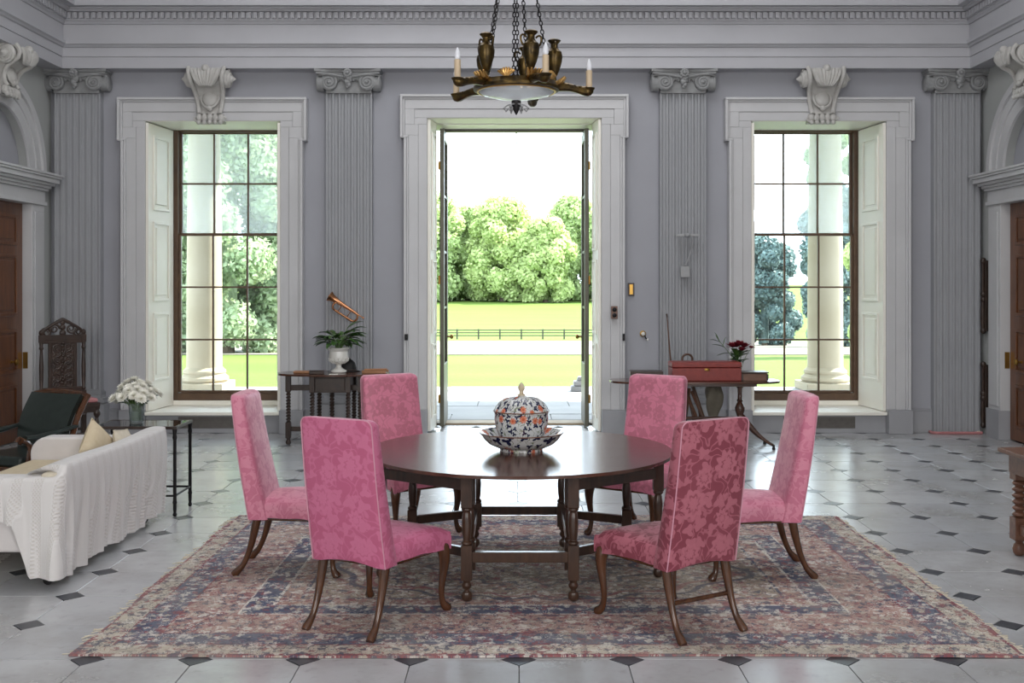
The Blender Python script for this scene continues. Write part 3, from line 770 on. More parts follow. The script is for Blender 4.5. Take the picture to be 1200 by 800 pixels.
# ---- the open garden doorway
d1 = thing('door_1', 'open central doorway with white eared casing onto the terrace', 'doorway', kind='structure')
casing(d1, DX, HD, ZD)
b = MB(); b.box(DX-HD, DX+HD, WB-0.07, WB+0.35, ZD-0.006, ZD+0.01); b.box(DX-HD, DX+HD, WB+0.35, WB+0.86, ZD-0.016, ZD+0.01)
b.build('lintel_lining', 'cream', d1, bevel=0.006)
MB().box(DX-HD+0.1, DX+HD-0.1, WB+0.72, WB+0.84, ZD-0.045, ZD-0.015).build('door_head', 'dleaf', d1, bevel=0.006)
for s in (-1, 1):
    shutter(d1, DX, s, HD, 0.02, ZD-0.01, WB-0.05, WB+0.32, 0.045, ((0.04,0.28),(0.31,0.55),(0.58,0.96)))
    # glazed leaf folded back against the reveal
    lf = MB(); X0, X1 = DX+s*(HD-0.115), DX+s*(HD-0.165); ya, yb = WB+0.34, WB+1.05
    lf.box(X0, X1, ya, ya+0.10, 0.02, 3.54); lf.box(X0, X1, yb-0.10, yb, 0.02, 3.54)
    for za, zb in ((0.02, 0.75), (3.42, 3.54)): lf.box(X0, X1, ya+0.10, yb-0.10, za, zb)
    leaf = lf.build('door_leaf', 'dleaf', d1, bevel=0.006)
    zs = [0.75, 1.42, 2.09, 2.76, 3.42]
    for z in zs[1:-1]: MB().box(X0-s*0.008, X1+s*0.008, ya+0.10, yb-0.10, z-0.014, z+0.014).build('glazing_bar', 'dleaf', leaf)
    for z, z2 in zip(zs, zs[1:]): MB().box((X0+X1)/2-0.003, (X0+X1)/2+0.003, ya+0.09, yb-0.09, z+0.012, z2-0.012).build('pane', 'glass', leaf, smooth=0)
    b = MB(); st = len(b.v); b.lathe([(0.012,0),(0.012,0.03),(0.028,0.04),(0.03,0.055),(0.018,0.07),(0.004,0.072)], (0,0,0), 12); b.xf(T((X1, yb-0.05, 1.05), ry=-s*pi/2), st)
    b.build('door_knob', 'brass', leaf)
    b = MB()
    for z in (0.35, 1.75, 3.1): b.lathe([(0.014,-0.05),(0.014,0.05)], (X0+s*0.004, ya-0.008, z), 10)
    b.build('hinge', 'brass', leaf)
MB().box(DX-HD, DX+HD, WB+0.66, WB+0.95, -0.02, 0.02).build('threshold', 'kerb', d1, bevel=0.006)

# ---- mahogany doors in the side arches
def arch_door(n, s, label):
    t = thing('door_%d' % n, label, 'door', kind='structure')
    X = XS
    ya, yb = AY-ARI, AY+ARI
    b = MB(); n_ = 32                                   # archivolt: stepped half ring
    for r0, r1, pr in ((ARI-0.001, ARI+0.13, 0.03), (ARI+0.13, ARI+0.24, 0.045), (ARI+0.24, ARO, 0.07)):
        vs = []
        for i in range(n_+1):
            a = pi*i/n_
            for r, p in ((r0, 0), (r0, pr), (r1, pr), (r1, 0)): vs.append((s*(X-p), AY-r*cos(a), AZ+r*sin(a)))
        b.add(vs, [(i*4+k, i*4+(k+1)%4, i*4+4+(k+1)%4, i*4+4+k) for i in range(n_) for k in range(4)])
    b.build('archivolt', 'trim', t, smooth=20)
    b = MB()
    for y0, y1 in ((ya-0.30, ya), (yb, yb+0.30)):
        b.box(s*(X-0.05), s*(X+0.10), y0, y1, 0.0, 2.60)
        b.box(s*(X-0.062), s*(X-0.05), min(y0,y1)+0.05, max(y0,y1)-0.05, 0.36, 2.5)
    b.build('jamb', 'trim', t, bevel=0.005)
    b = MB()
    for y0, y1 in ((ya-0.315, ya+0.004), (yb-0.004, yb+0.315)): b.box(s*(X-0.07), s*(X+0.10), y0, y1, 0.0, 0.32)
    b.build('jamb_plinth', 'plinth', t, bevel=0.004)
    b = MB()                                            # impost cornice over jambs and door
    for k, (za, zb, pr, e) in enumerate(((2.58,2.62,0.075,0.0),(2.62,2.74,0.055,-0.01),(2.74,2.77,0.085,0.01),(2.77,2.80,0.11,0.03),(2.80,2.83,0.14,0.06),(2.83,2.88,0.18,0.09),(2.88,2.905,0.20,0.11),(2.905,2.93,0.215,0.12))):
        b.box(s*(X-pr), s*(X+0.12), ya-0.32-e, yb+0.32+e, za, zb)
    b.build('impost_cornice', 'trim', t, bevel=0.004)
    b = MB(); arc = [(AY-(ARI+0.02)*cos(pi*i/n_), AZ+(ARI+0.02)*sin(pi*i/n_)) for i in range(n_+1)]
    b.prism([(y, z) for y, z in arc], 'X', s*(X+0.10), s*(X+0.14)); b.build('tympanum', 'wall', t, smooth=0)
    xd = X+0.055
    leaf = MB().box(s*xd, s*(xd+0.05), ya+0.005, yb-0.005, 0.01, 2.58).build('door_leaf', 'door', t, bevel=0.004)
    f = xd
    for (za, zb) in ((0.15,0.62),(0.75,1.22),(1.36,2.02),(2.12,2.45)):
        for y0, y1 in ((ya+0.14, AY-0.05), (AY+0.05, yb-0.14)):
            b = MB(); w = 0.035
            for q in ((y0,y1,za,za+w),(y0,y1,zb-w,zb),(y0,y0+w,za+w,zb-w),(y1-w,y1,za+w,zb-w)): b.box(s*f, s*(f-0.016), *q)
            b.box(s*f, s*(f-0.010), y0+w+0.03, y1-w-0.03, za+w+0.03, zb-w-0.03)
            b.build('raised_panel', 'door', leaf, bevel=0.005)
    zk = 0.87
    b = MB(); st = len(b.v); b.lathe([(0.03,0),(0.03,0.008),(0.013,0.012),(0.013,0.04),(0.032,0.055),(0.036,0.07),(0.02,0.085),(0.003,0.087)], (0,0,0), 14); b.xf(T((s*f, yb-0.28, zk), ry=-s*pi/2), st)
    b.build('door_knob', 'brass', leaf)
    MB().prism([(yb-0.15,zk+0.05),(yb-0.12,zk),(yb-0.15,zk-0.05),(yb-0.18,zk)], 'X', s*f, s*(f-0.008)).build('escutcheon', 'brass', leaf, smooth=0)
    MB().box(s*(X-0.002), s*(X+0.05), yb-0.004, yb+0.012, zk-0.09, zk+0.09).build('strike_plate', 'brass', t, smooth=0)
arch_door(2, -1, 'panelled mahogany door under the white arch of the left side wall')
arch_door(3, 1, 'panelled mahogany door under the white arch of the right side wall')
# ------------------------------------------------------------------ outside: terrace, lawn, park
PATH_Y0, PATH_Y1 = WB+0.95, 17.85
terr = MB().box(-9, 9, WB+0.85, PATH_Y1, -0.4, -0.035).build('terrace', 'basin', smooth=0)
tag(terr, 'paved stone terrace outside the doorway, half in shade', 'terrace', kind='structure')
src = None; rows = [13.16, 14.1, 15.0, 15.95, 16.9, 17.85]
for j, (y0, y1) in enumerate(zip(rows, rows[1:])):
    x = -8.9+(j % 2)*0.6
    while x < 8.8:
        wdt = random.choice((1.05, 1.3, 1.55)); x2 = min(x+wdt, 8.95)
        MB().box(x+0.006, x2-0.006, y0+0.006, y1-0.006, -0.04, random.uniform(-0.024, -0.018)).build('flagstone', 'paving', terr, smooth=0)
        x = x2

def gz(y):
    """height of the park ground at distance y"""
    if y < 125: return -0.16-0.0432*(y-18)
    return -4.78+(y-125)*0.0215
b = MB()
ys = [17.8, 24, 32, 42, 55, 70, 90, 110, 125, 140, 165, 200, 250, 320, 420]
xs = [-220, -120, -60, -30, -14, 0, 14, 30, 60, 120, 220]
b.add([(x, y, gz(y)) for y in ys for x in xs], [(j*11+i, j*11+i+1, (j+1)*11+i+1, (j+1)*11+i) for j in range(len(ys)-1) for i in range(10)])
tag(b.build('lawn', 'grass', smooth=60), 'sunlit green lawn and rising park field beyond the terrace', 'lawn', kind='structure')
b = MB()
b.add([(x, y, gz(y)+0.03) for y in (46, 102) for x in (-220, 0, 220)], [(0,1,4,3),(1,2,5,4)])
tag(b.build('driveway', 'drive'), 'pale gravel drive crossing the lawn in front of the fence', 'driveway', kind='structure')

t = MB().box(-9.5, 9.5, WB+0.85, 18.05, 5.0, 5.6).build('portico_roof', 'portstone')
tag(t, 'pale stone portico roof over the terrace', 'roof', kind='structure')
def column(x, label):
    t = thing('portico_column', label, 'column', (x, 17.35, -0.02), group='stone columns of the portico')
    MB().box(-0.40, 0.40, -0.40, 0.40, 0, 0.13).build('plinth', 'portstone', t, bevel=0.01)
    MB().lathe([(0.36,0.13),(0.39,0.17),(0.385,0.21),(0.35,0.24),(0.33,0.26),(0.345,0.29),(0.34,0.32),(0.31,0.34),(0.29,0.37)], seg=32).build('base', 'portstone', t)
    MB().lathe([(0.285,0.37),(0.28,1.8),(0.265,3.4),(0.245,4.62)], seg=32).build('shaft', 'portstone', t)
    MB().lathe([(0.25,4.62),(0.27,4.66),(0.27,4.70),(0.33,4.80),(0.36,4.86)], seg=32).build('capital', 'portstone', t)
    MB().box(-0.38, 0.38, -0.38, 0.38, 4.86, 5.02).build('abacus', 'portstone', t, bevel=0.01)
column(wx(239.5, 17.35), 'pale stone portico column seen through the left window')
column(wx(967, 17.35), 'pale stone portico column seen through the right window')
# small pile of stone beside the terrace edge
t = thing('stone_block', 'weathered stone block stack at the right edge of the terrace', 'stone', (1.00, 17.1, -0.02))
MB().frus(0, 0, 0.13, 0.13, 0, 0.12, 0.12, 0.09).build('base', 'paving', t, bevel=0.015)
MB().frus(0.02, 0, 0.10, 0.10, 0.09, 0.10, 0.10, 0.17).build('middle_stone', 'paving', t, bevel=0.02)
MB().frus(0.04, 0, 0.07, 0.08, 0.17, 0.05, 0.06, 0.24).build('top_stone', 'paving', t, bevel=0.02)
# lantern chain hanging in the doorway
t = thing('lantern_chain', 'thin dark chain hanging from the portico in the open doorway', 'chain', (0.0, 15.6, 3.25))
b = MB()
for i in range(36): b.ring((0, 0, 0.02+i*0.048), 0.02, 0.005, 'X' if i % 2 else 'Y', 8, 4, sy=1.5)
b.build('links', 'iron', t)

# fence
fz = gz(125); t = thing('paddock_fence', 'weathered post and rail fence across the park before the trees', 'fence', (0, 125, fz))
ps = None
for i in range(-9, 10):
    x = i*2.52+0.6
    if ps is None: ps = MB().frus(0, 0, 0.09, 0.07, -0.2, 0.08, 0.06, 1.22).build('post', 'fence', t); o = ps
    else: o = share(ps, 'post', t)
    o.location = (x, 0, 0)
for z in (0.45, 0.78, 1.08): MB().box(-23, 24, -0.04, 0.03, z-0.06, z+0.06).build('rail', 'fence', t)

# trees: crown of leaf cards over branch lumps, each tree an object with crown and trunk
def leaf_crown(blobs, n, size, squash=1.0):
    P = []; w = np.array([b[3]**2 for b in blobs]); w = w/w.sum()
    idx = rng.choice(len(blobs), n, p=w)
    c = np.array([b[:3] for b in blobs])[idx]; r = np.array([b[3] for b in blobs])[idx]
    d = rng.normal(size=(n,3)); d /= np.linalg.norm(d, axis=1)[:,None]
    rad = r*(0.66+0.46*rng.random(n))
    pos = c+d*rad[:,None]*np.array([1,1,squash])
    nrm = d+rng.normal(scale=0.55, size=(n,3)); nrm /= np.linalg.norm(nrm, axis=1)[:,None]
    t1 = np.cross(nrm, rng.normal(size=(n,3))); t1 /= np.linalg.norm(t1, axis=1)[:,None]
    t2 = np.cross(nrm, t1); s = size*(0.6+0.8*rng.random(n))[:,None]
    q = np.stack([pos-t1*s*0.55, pos-t2*s*0.35, pos+t1*s*0.55, pos+t2*s*0.35], axis=1).reshape(-1,3)
    return q
def quads_mesh(name, q):
    me = bpy.data.meshes.new(name); n = len(q)//4
    me.vertices.add(len(q)); me.vertices.foreach_set('co', q.astype(np.float32).ravel())
    me.loops.add(n*4); me.loops.foreach_set('vertex_index', np.arange(n*4, dtype=np.int32))
    me.polygons.add(n); me.polygons.foreach_set('loop_start', np.arange(0, n*4, 4, dtype=np.int32))
    me.update(calc_edges=True); return me
def tree(x, y, h, rad, label, mat='leaf_far', n=9000, size=0.6, blobs=16, skirt=0.12, cone=False, group='park trees beyond the lawn'):
    z = gz(y); t = thing('park_tree', label, 'tree', (x, y, z-0.1), group=group)
    B = []
    for i in range(blobs):
        u = (i+0.5)/blobs; zz = h*(skirt+(1-skirt)*u)
        if cone: rr = rad*(1-u)**0.8*0.75+0.15*rad; ring = rr*0.6
        else:
            prof = sqrt(max(0.02, 1-((u-0.42)/0.60)**2)); ring = rad*prof*(0.45+0.35*random.random()); rr = rad*(0.24+0.14*random.random())
        a = i*2.399+random.random(); zz = min(zz, h-rr*0.8)
        B.append((ring*cos(a), ring*sin(a), zz, rr))
    if not cone: B.append((0, 0, h*0.55, rad*0.62))
    q = leaf_crown(B, n, size); q = q[np.repeat(q.reshape(-1,4,3)[:,:,2].min(axis=1) > 0.05, 4)]
    link('crown', quads_mesh('crown', q), mat, t, smooth=0)
    b = MB()
    for c in B: b.ball(c[:3], c[3]*0.62, 10, 7)
    b.tube([(0,0,h*skirt), (0,0,h*0.92)], rad*0.12, 8)
    b.build('leafy_core', mat, t)
    MB().lathe([(rad*0.10,-0.3),(rad*0.07,h*0.1),(rad*0.05,h*0.6)], seg=10).build('trunk', 'bark', t)
    return t
tree(-20.5, 245, 24.5, 9.0, 'leafy park tree at the left edge of the doorway view', n=24000, size=0.85, blobs=44, skirt=0.04)
tree(-11.5, 252, 22.0, 7.5, 'lower round park tree second from the left in the doorway', n=24000, size=0.85, blobs=44, skirt=0.04)
tree(-3.0, 244, 23.6, 9.0, 'broad tall park tree in the middle of the doorway view', 'leaf_light', n=24000, size=0.85, blobs=44, skirt=0.04)
tree(6.5, 238, 18.5, 6.5, 'smaller pale park tree right of the middle in the doorway', 'leaf_light', n=24000, size=0.85, blobs=44, skirt=0.04)
tree(13.5, 250, 24.5, 8.0, 'tall park tree at the right edge of the doorway view', n=24000, size=0.85, blobs=44, skirt=0.04)
tree(23.5, 246, 23.0, 8.5, 'park tree at the far right end of the tree line, mostly behind the door leaf', n=24000, size=0.85, blobs=44, skirt=0.04)
tree(-30.5, 250, 23.0, 8.5, 'park tree at the far left end of the tree line, mostly behind the door leaf', n=24000, size=0.85, blobs=44, skirt=0.04)
# trees close by, seen through the windows
tree(-17.6, 52, 17, 4.2, 'tall feathery tree at the left side of the left window', 'leaf_mid', n=60000, size=0.24, blobs=46, skirt=0.04)
tree(-13.6, 50, 17, 3.9, 'tall feathery tree in the middle of the left window', 'leaf_mid', n=60000, size=0.24, blobs=46, skirt=0.04)
tree(-10.6, 54, 17, 4.2, 'tall feathery tree at the right side of the left window', 'leaf_mid', n=60000, size=0.24, blobs=46, skirt=0.04)
tree(17.3, 74, 7.6, 2.4, 'dark bluish conifer at the left side of the right window', 'leaf_dark', n=40000, size=0.24, blobs=26, skirt=0.04)
tree(20.3, 68, 10.5, 2.3, 'tall dark bluish conifer beside the right portico column', 'leaf_dark', n=44000, size=0.24, blobs=30, skirt=0.04)
tree(23.6, 80, 17.5, 2.2, 'slender light green tree rising behind the right portico column', 'leaf_mid', n=14000, size=0.26, blobs=10, skirt=0.5)
tree(15.6, 44, 14, 1.9, 'bright green tree at the right edge of the right window', 'leaf_light', n=40000, size=0.20, blobs=34, skirt=0.03)
# ------------------------------------------------------------------ the rug
RW, RD = 4.36, 2.93; RX, RY = 0.145, 6.305
def rug():
    t = thing('persian_rug', 'large worn persian rug in faded red, navy and beige under the dining table', 'rug', (RX, RY, 0.0))
    MAT['rug'] = rug_mat(RW, RD)
    def fn(u, v):
        x = (u-0.5)*RW; y = (v-0.5)*RD
        x += 0.012*sin(y*5)*smoothstep(0.9, 1.0, abs(u-0.5)*2)
        z = 0.010
        rip = smoothstep(1.55, 2.0, x)
        z += rip*(0.006*max(0, sin(y*9.0+x*1.5))**3+0.004*max(0, sin(y*23+1))**3)
        y2 = y+0.012*sin(x*2.1)*smoothstep(0.8, 1.0, abs(v-0.5)*2)
        return (x, y2, z)
    MB().grid(fn, 110, 90, 0.008).build('pile', 'rug', t)
    for s in (-1, 1):
        b = MB()
        for i in range(230):
            y = -RD/2+0.02+i*(RD-0.04)/229
            if random.random() < (0.7 if s < 0 else 0.25): continue
            L = random.uniform(0.015, 0.06); x = s*(RW/2-0.005)
            b.tube([(x, y, 0.008), (x+s*L*0.5, y+random.uniform(-0.012,0.012), 0.006), (x+s*L, y+random.uniform(-0.02,0.02), 0.003)], 0.0025, 4)
        o = b.build('fringe', 'linen', t); o['kind'] = 'stuff'
rug()

# ------------------------------------------------------------------ dining chairs
def dining_chair(x, y, rz, mat, label, stretcher=False):
    t = thing('dining_chair', label, 'chair', (x, y, 0.0105), rz, 'pink damask dining chairs round the table')
    # backrest: raked upholstered slab, rounded corners; local +y is the way the chair faces
    hw, zb, zt = 0.222, 0.325, 1.045
    def yback(z): 
        u = (z-zb)/(zt-zb); return -0.215-0.105*u-0.02*sin(pi*u)*0.4
    def thick(z): 
        u = (z-zb)/(zt-zb); return 0.115-0.045*u
    prof = []                                            # outline of the back seen from behind
    rc = 0.035
    out = [(-hw, zb)]
    for k in range(7): a = pi-k*pi/12; out.append((-hw*0.965+rc+rc*cos(a), zt-rc+rc*sin(a)))
    for k in range(7): a = pi/2-k*pi/12; out.append((hw*0.965-rc+rc*cos(a), zt-rc+rc*sin(a)))
    out.append((hw, zb))
    b = MB(); nz = 16
    def xw(z):
        # half width at height z, rounded at the top corners
        w = hw*(1-0.035*(z-zb)/(zt-zb))
        if z > zt-rc: w -= rc*(1-sqrt(max(0, 1-((z-(zt-rc))/rc)**2)))
        return w
    zs = [zb+(zt-rc-zb)*i/nz for i in range(nz+1)]+[zt-rc+rc*sin(pi/2*k/6) for k in range(1,7)]
    # the bottom edge dips at the middle of the rear face
    rings = []; NX = 10
    for z in zs:
        w = max(xw(z), 0.02); th = thick(z)
        e = 0.022
        if z > zt-rc: th *= 0.55+0.45*sqrt(max(0, 1-((z-(zt-rc))/rc)**2)); 
        yb_ = yback(z); ring = []
        cross = []
        for k in range(NX+1): u = -1+2*k/NX; cross.append((u*(w-e), -0.008*(1-u*u)))
        for u, dy in cross: ring.append((u, yb_+dy, z))
        for k in range(1,4): a = -pi/2+k*pi/8; ring.append((w-e+e*cos(a), yb_+e+e*sin(a), z))
        for k in range(1,4): a = k*pi/8; ring.append((w-e+e*cos(a), yb_+th-e+e*sin(a), z))
        for u, dy in reversed(cross): ring.append((u, yb_+th+0.014*(1-(u/w)**2), z))
        for k in range(1,4): a = pi/2+k*pi/8; ring.append((-w+e+e*cos(a), yb_+th-e+e*sin(a), z))
        for k in range(1,4): a = pi+k*pi/8; ring.append((-w+e+e*cos(a), yb_+e+e*sin(a), z))
        rings.append(ring)
    m = len(rings[0])
    # scoop of the lower hem
    rings[0] = [(p[0], p[1], p[2]+0.022*max(0, 1-(p[0]/0.17)**2)) for p in rings[0]]
    b.add([p for r in rings for p in r], [(i*m+k, i*m+(k+1)%m, (i+1)*m+(k+1)%m, (i+1)*m+k) for i in range(len(rings)-1) for k in range(m)]+[tuple(reversed(range(m))), tuple((len(rings)-1)*m+k for k in range(m))])
    back = b.build('backrest', mat, t, smooth=60)
    b = MB()
    path = [(-xw(z)+0.004, yback(z)+0.004, z) for z in zs[:-1]]; path += [(-xw(zt-0.004)*0.9+0.2*xw(zt)*k, yback(zt)+0.006, zt-0.001) for k in range(1)]
    path += [(xw(z)-0.004, yback(z)+0.004, z) for z in reversed(zs[:-1])]
    b.tube(path, 0.003, 6); b.build('piping_outline', 'piping_outline', back)  # thin pale tube drawn as the backlit outline of the back
    # seat: trapezoid cushion with a crowned top and a wrapped rail
    def fn_top(u, v):
        y = -0.16+v*0.475; w = 0.205+0.055*v
        x = (u-0.5)*2*w
        eu = min(u, 1-u)*2; ev = min(1.0, (1-v)*4)
        r = min(1, eu*3.5); r2 = min(1, ev*1.6)
        z = 0.405+0.030*sqrt(max(0, 1-(1-r)**2))*sqrt(max(0, 1-(1-r2)**2)) + 0.028*sin(pi*u)*sin(pi*min(1, 0.15+v*0.85))
        return (x, y, z)
    b = MB(); NU, NV = 16, 16
    P = [[fn_top(i/NU, j/NV) for j in range(NV+1)] for i in range(NU+1)]
    vs = [p for r in P for p in r]; ix = lambda i, j: i*(NV+1)+j
    fs = [(ix(i,j), ix(i+1,j), ix(i+1,j+1), ix(i,j+1)) for i in range(NU) for j in range(NV)]
    loop = [ix(i,0) for i in range(NU+1)]+[ix(NU,j) for j in range(1,NV+1)]+[ix(i,NV) for i in range(NU-1,-1,-1)]+[ix(0,j) for j in range(NV-1,0,-1)]
    base = len(vs)
    for k, q in enumerate(loop):
        x0, y0, z0 = vs[q]; vs.append((x0*1.012, y0+(0.006 if y0 > 0.2 else 0), 0.37))
    for k, q in enumerate(loop):
        x0, y0, z0 = vs[q]
        corner = 0.018*smoothstep(0.55, 1.0, abs(x0)/0.26*(0.4+0.6*min(1, max(0, (y0+0.1)/0.4))))
        vs.append((x0*1.008, y0+(0.004 if y0 > 0.2 else 0), 0.335-corner+0.006*sin(k*1.1)*0.3))
    n = len(loop)
    for k in range(n):
        fs.append((loop[k], base+k, base+(k+1)%n, loop[(k+1)%n])); fs.append((base+k, base+n+k, base+n+(k+1)%n, base+(k+1)%n))
    fs.append(tuple(base+n+k for k in range(n)))
    b.add(vs, fs); b.build('seat', mat, t, smooth=60)
    b = MB(); b.prism([(-0.20,-0.17),(0.20,-0.17),(0.252,0.305),(-0.252,0.305)], 'Z', 0.318, 0.345); b.build('seat_rail', 'walnut', t, bevel=0.004)
    for s in (-1, 1):
        # cabriole front leg
        path = bez([(s*0.225,0.275,0.345),(s*0.255,0.315,0.28),(s*0.225,0.275,0.16),(s*0.222,0.265,0.08),(s*0.235,0.29,0.03)], 14)
        path += [(s*0.245, 0.305, 0.012), (s*0.25, 0.315, 0.002)]
        rr = [0.034,0.035,0.034,0.031,0.028,0.025,0.022,0.020,0.018,0.017,0.016,0.0155,0.0155,0.017,0.020,0.026,0.020]
        MB().tube(path, rr, 12).build('leg', 'walnut', t, smooth=60)
        path = bez([(s*0.185,-0.165,0.345),(s*0.187,-0.19,0.22),(s*0.186,-0.21,0.12),(s*0.19,-0.255,0.05)], 12)+[(s*0.193,-0.29,0.014),(s*0.194,-0.305,0.002)]
        rr = [0.027,0.026,0.025,0.024,0.022,0.021,0.020,0.0185,0.0175,0.017,0.0165,0.0165,0.018,0.023,0.019]
        MB().tube(path, rr, 12).build('leg', 'walnut', t, smooth=60)
    if stretcher: MB().tube([(-0.187,-0.197,0.165),(0.187,-0.197,0.165)], 0.0115, 10).build('stretcher', 'walnut', t)
    return t
dining_chair(-0.72, 5.37, R(-28), 'pink_bright', 'bright magenta pink damask chair at the front left, its back to the viewer')
dining_chair(0.79, 5.33, R(31.4), 'pink_deep', 'deep rose damask chair at the front right, its back to the viewer, with rear stretcher', stretcher=True)
dining_chair(-1.34, 6.37, R(-90), 'pink_pale', 'pale pink damask chair seen side-on at the left end of the table')
dining_chair(1.42, 6.30, R(90), 'pink_pale', 'pale pink damask chair seen side-on at the right end of the table')
dining_chair(-0.755, 7.37, R(213), 'pink_rear', 'dusty pink damask chair behind the table on the left, facing the viewer')
dining_chair(0.85, 7.30, R(147), 'pink_rear', 'dusty pink damask chair behind the table on the right, facing the viewer')

# ------------------------------------------------------------------ gateleg dining table
TZ = 0.73
def turned(x, y, z0, z1, r, prof, seg=14):
    return MB().lathe([(r*a, z0+(z1-z0)*u) for u, a in prof], (x, y, 0), seg)
def gate_table():
    cx, cy = 0.02, 6.26
    t = thing('dining_table', 'round dark oak gateleg dining table with baluster legs and polished top', 'table', (cx, cy, 0.0105))
    # top of joined boards running across
    Rr = 0.895; cuts_ = [-0.895, -0.60, -0.30, 0.0, 0.29, 0.60, 0.895]
    for y0, y1 in zip(cuts_, cuts_[1:]):
        poly = []; N = 28; g2 = 0.0006
        a, c = y0+g2, y1-g2
        for i in range(N+1):
            y = a+(c-a)*i/N; poly.append((sqrt(max(0.0, Rr*Rr-y*y)), y))
        for i in range(N+1):
            y = c+(a-c)*i/N; poly.append((-sqrt(max(0.0, Rr*Rr-y*y)), y))
        pp = []
        for q in poly:
            if not pp or (abs(q[0]-pp[-1][0])+abs(q[1]-pp[-1][1])) > 1e-4: pp.append(q)
        MB().prism(pp, 'Z', TZ-0.028, TZ-0.0105).build('top_board', 'polished', t, smooth=0)
    zt = TZ-0.03
    def leg(x, y, name='leg', foot=True, zb=0.0):
        b = MB(); h = 0.030
        b.box(x-h, x+h, y-h, y+h, 0.50, zt)                                   # upper block
        b.lathe([(0.024,0.30),(0.03,0.305),(0.03,0.315),(0.019,0.325),(0.024,0.36),(0.027,0.42),(0.022,0.465),(0.018,0.475),(0.029,0.485),(0.029,0.495),(0.024,0.50)], (x,y,0), 14)
        b.box(x-h, x+h, y-h, y+h, 0.115 if foot else 0.15, 0.30)              # lower block
        if foot: b.lathe([(0.016,0.0),(0.028,0.012),(0.031,0.03),(0.026,0.048),(0.014,0.055),(0.014,0.06),(0.026,0.075),(0.028,0.085),(0.020,0.10),(0.026,0.115)], (x,y,0), 14)
        b.build(name, 'oak', t, bevel=0.003)
    fx, fy = 0.285, 0.585
    for sx in (-1, 1):
        for sy in (-1, 1): leg(sx*fx, sy*fy)
    def bar(p, q, z, w, h, name):
        b = MB(); L = sqrt((q[0]-p[0])**2+(q[1]-p[1])**2); b.box(0, L, -w/2, w/2, -h/2, h/2); b.xf(T((p[0],p[1],z), rz=atan2(q[1]-p[1], q[0]-p[0])))
        b.build(name, 'oak', t, bevel=0.003)
    for sy in (-1, 1):
        bar((-fx, sy*fy), (fx, sy*fy), 0.235, 0.04, 0.055, 'stretcher')
        if sy > 0: bar((-fx, sy*fy), (fx, sy*fy), 0.64, 0.025, 0.11, 'apron')
    for sx in (-1, 1):
        bar((sx*fx, -fy), (sx*fx, fy), 0.235, 0.04, 0.055, 'stretcher')
        bar((sx*fx, -fy), (sx*fx, fy), 0.64, 0.025, 0.11, 'apron')
        # two swinging gates on each side
        for hx, hy, gx, gy in ((fx-0.03, -fy+0.075, 0.80, -0.12), (fx-0.03, fy-0.075, 0.66, 0.30)):
            leg(sx*gx, gy); leg(sx*(hx+0.015), hy, 'gate_post', foot=False)
            bar((sx*hx, hy), (sx*gx, gy), 0.60, 0.028, 0.06, 'gate_rail'); bar((sx*hx, hy), (sx*gx, gy), 0.235, 0.03, 0.05, 'gate_rail')
    return t
gate_table()

# covered bowl and dish
t = thing('serving_dish', 'wide shallow china dish with orange flowers under the lidded bowl', 'dish', (wx(611,6.22), 6.22, TZ))
b = MB(); prof = [(0.09,0.0),(0.125,0.0),(0.125,0.015),(0.15,0.021),(0.19,0.040),(0.217,0.065),(0.234,0.090),(0.246,0.102),(0.248,0.106),(0.243,0.108),(0.22,0.098),(0.185,0.07),(0.14,0.044),(0.10,0.034),(0.001,0.03)]
b.lathe(prof, seg=48, cap=False); b.build('bowl', 'imari2', t)
MB().ring((0,0,0.106), 0.2455, 0.0035, seg=48).build('rim', 'boxwood', t)
t = thing('lidded_jar', 'round lidded china jar with dark blue leaves and orange flowers on the dining table', 'jar', (wx(611,6.22), 6.22, TZ+0.031))
b = MB(); b.lathe([(0.07,0.0),(0.105,0.004),(0.11,0.02),(0.13,0.05),(0.15,0.10),(0.157,0.15),(0.156,0.185),(0.160,0.19),(0.160,0.196),(0.15,0.196)], seg=48); b.build('body', 'imari', t)
lid = MB().lathe([(0.162,0.196),(0.164,0.202),(0.158,0.208),(0.15,0.225),(0.13,0.25),(0.10,0.272),(0.06,0.285),(0.02,0.29),(0.001,0.29)], seg=48, cap=False).build('lid', 'imari', t)
b = MB(); b.lathe([(0.024,0.286),(0.024,0.293),(0.012,0.30),(0.011,0.312),(0.018,0.322),(0.021,0.335),(0.016,0.35),(0.006,0.362),(0.001,0.367)], seg=16); b.build('knob', 'tan', lid)
MB().ring((0,0,0.200), 0.161, 0.004, seg=48).build('gilt_rim', 'boxwood', lid)

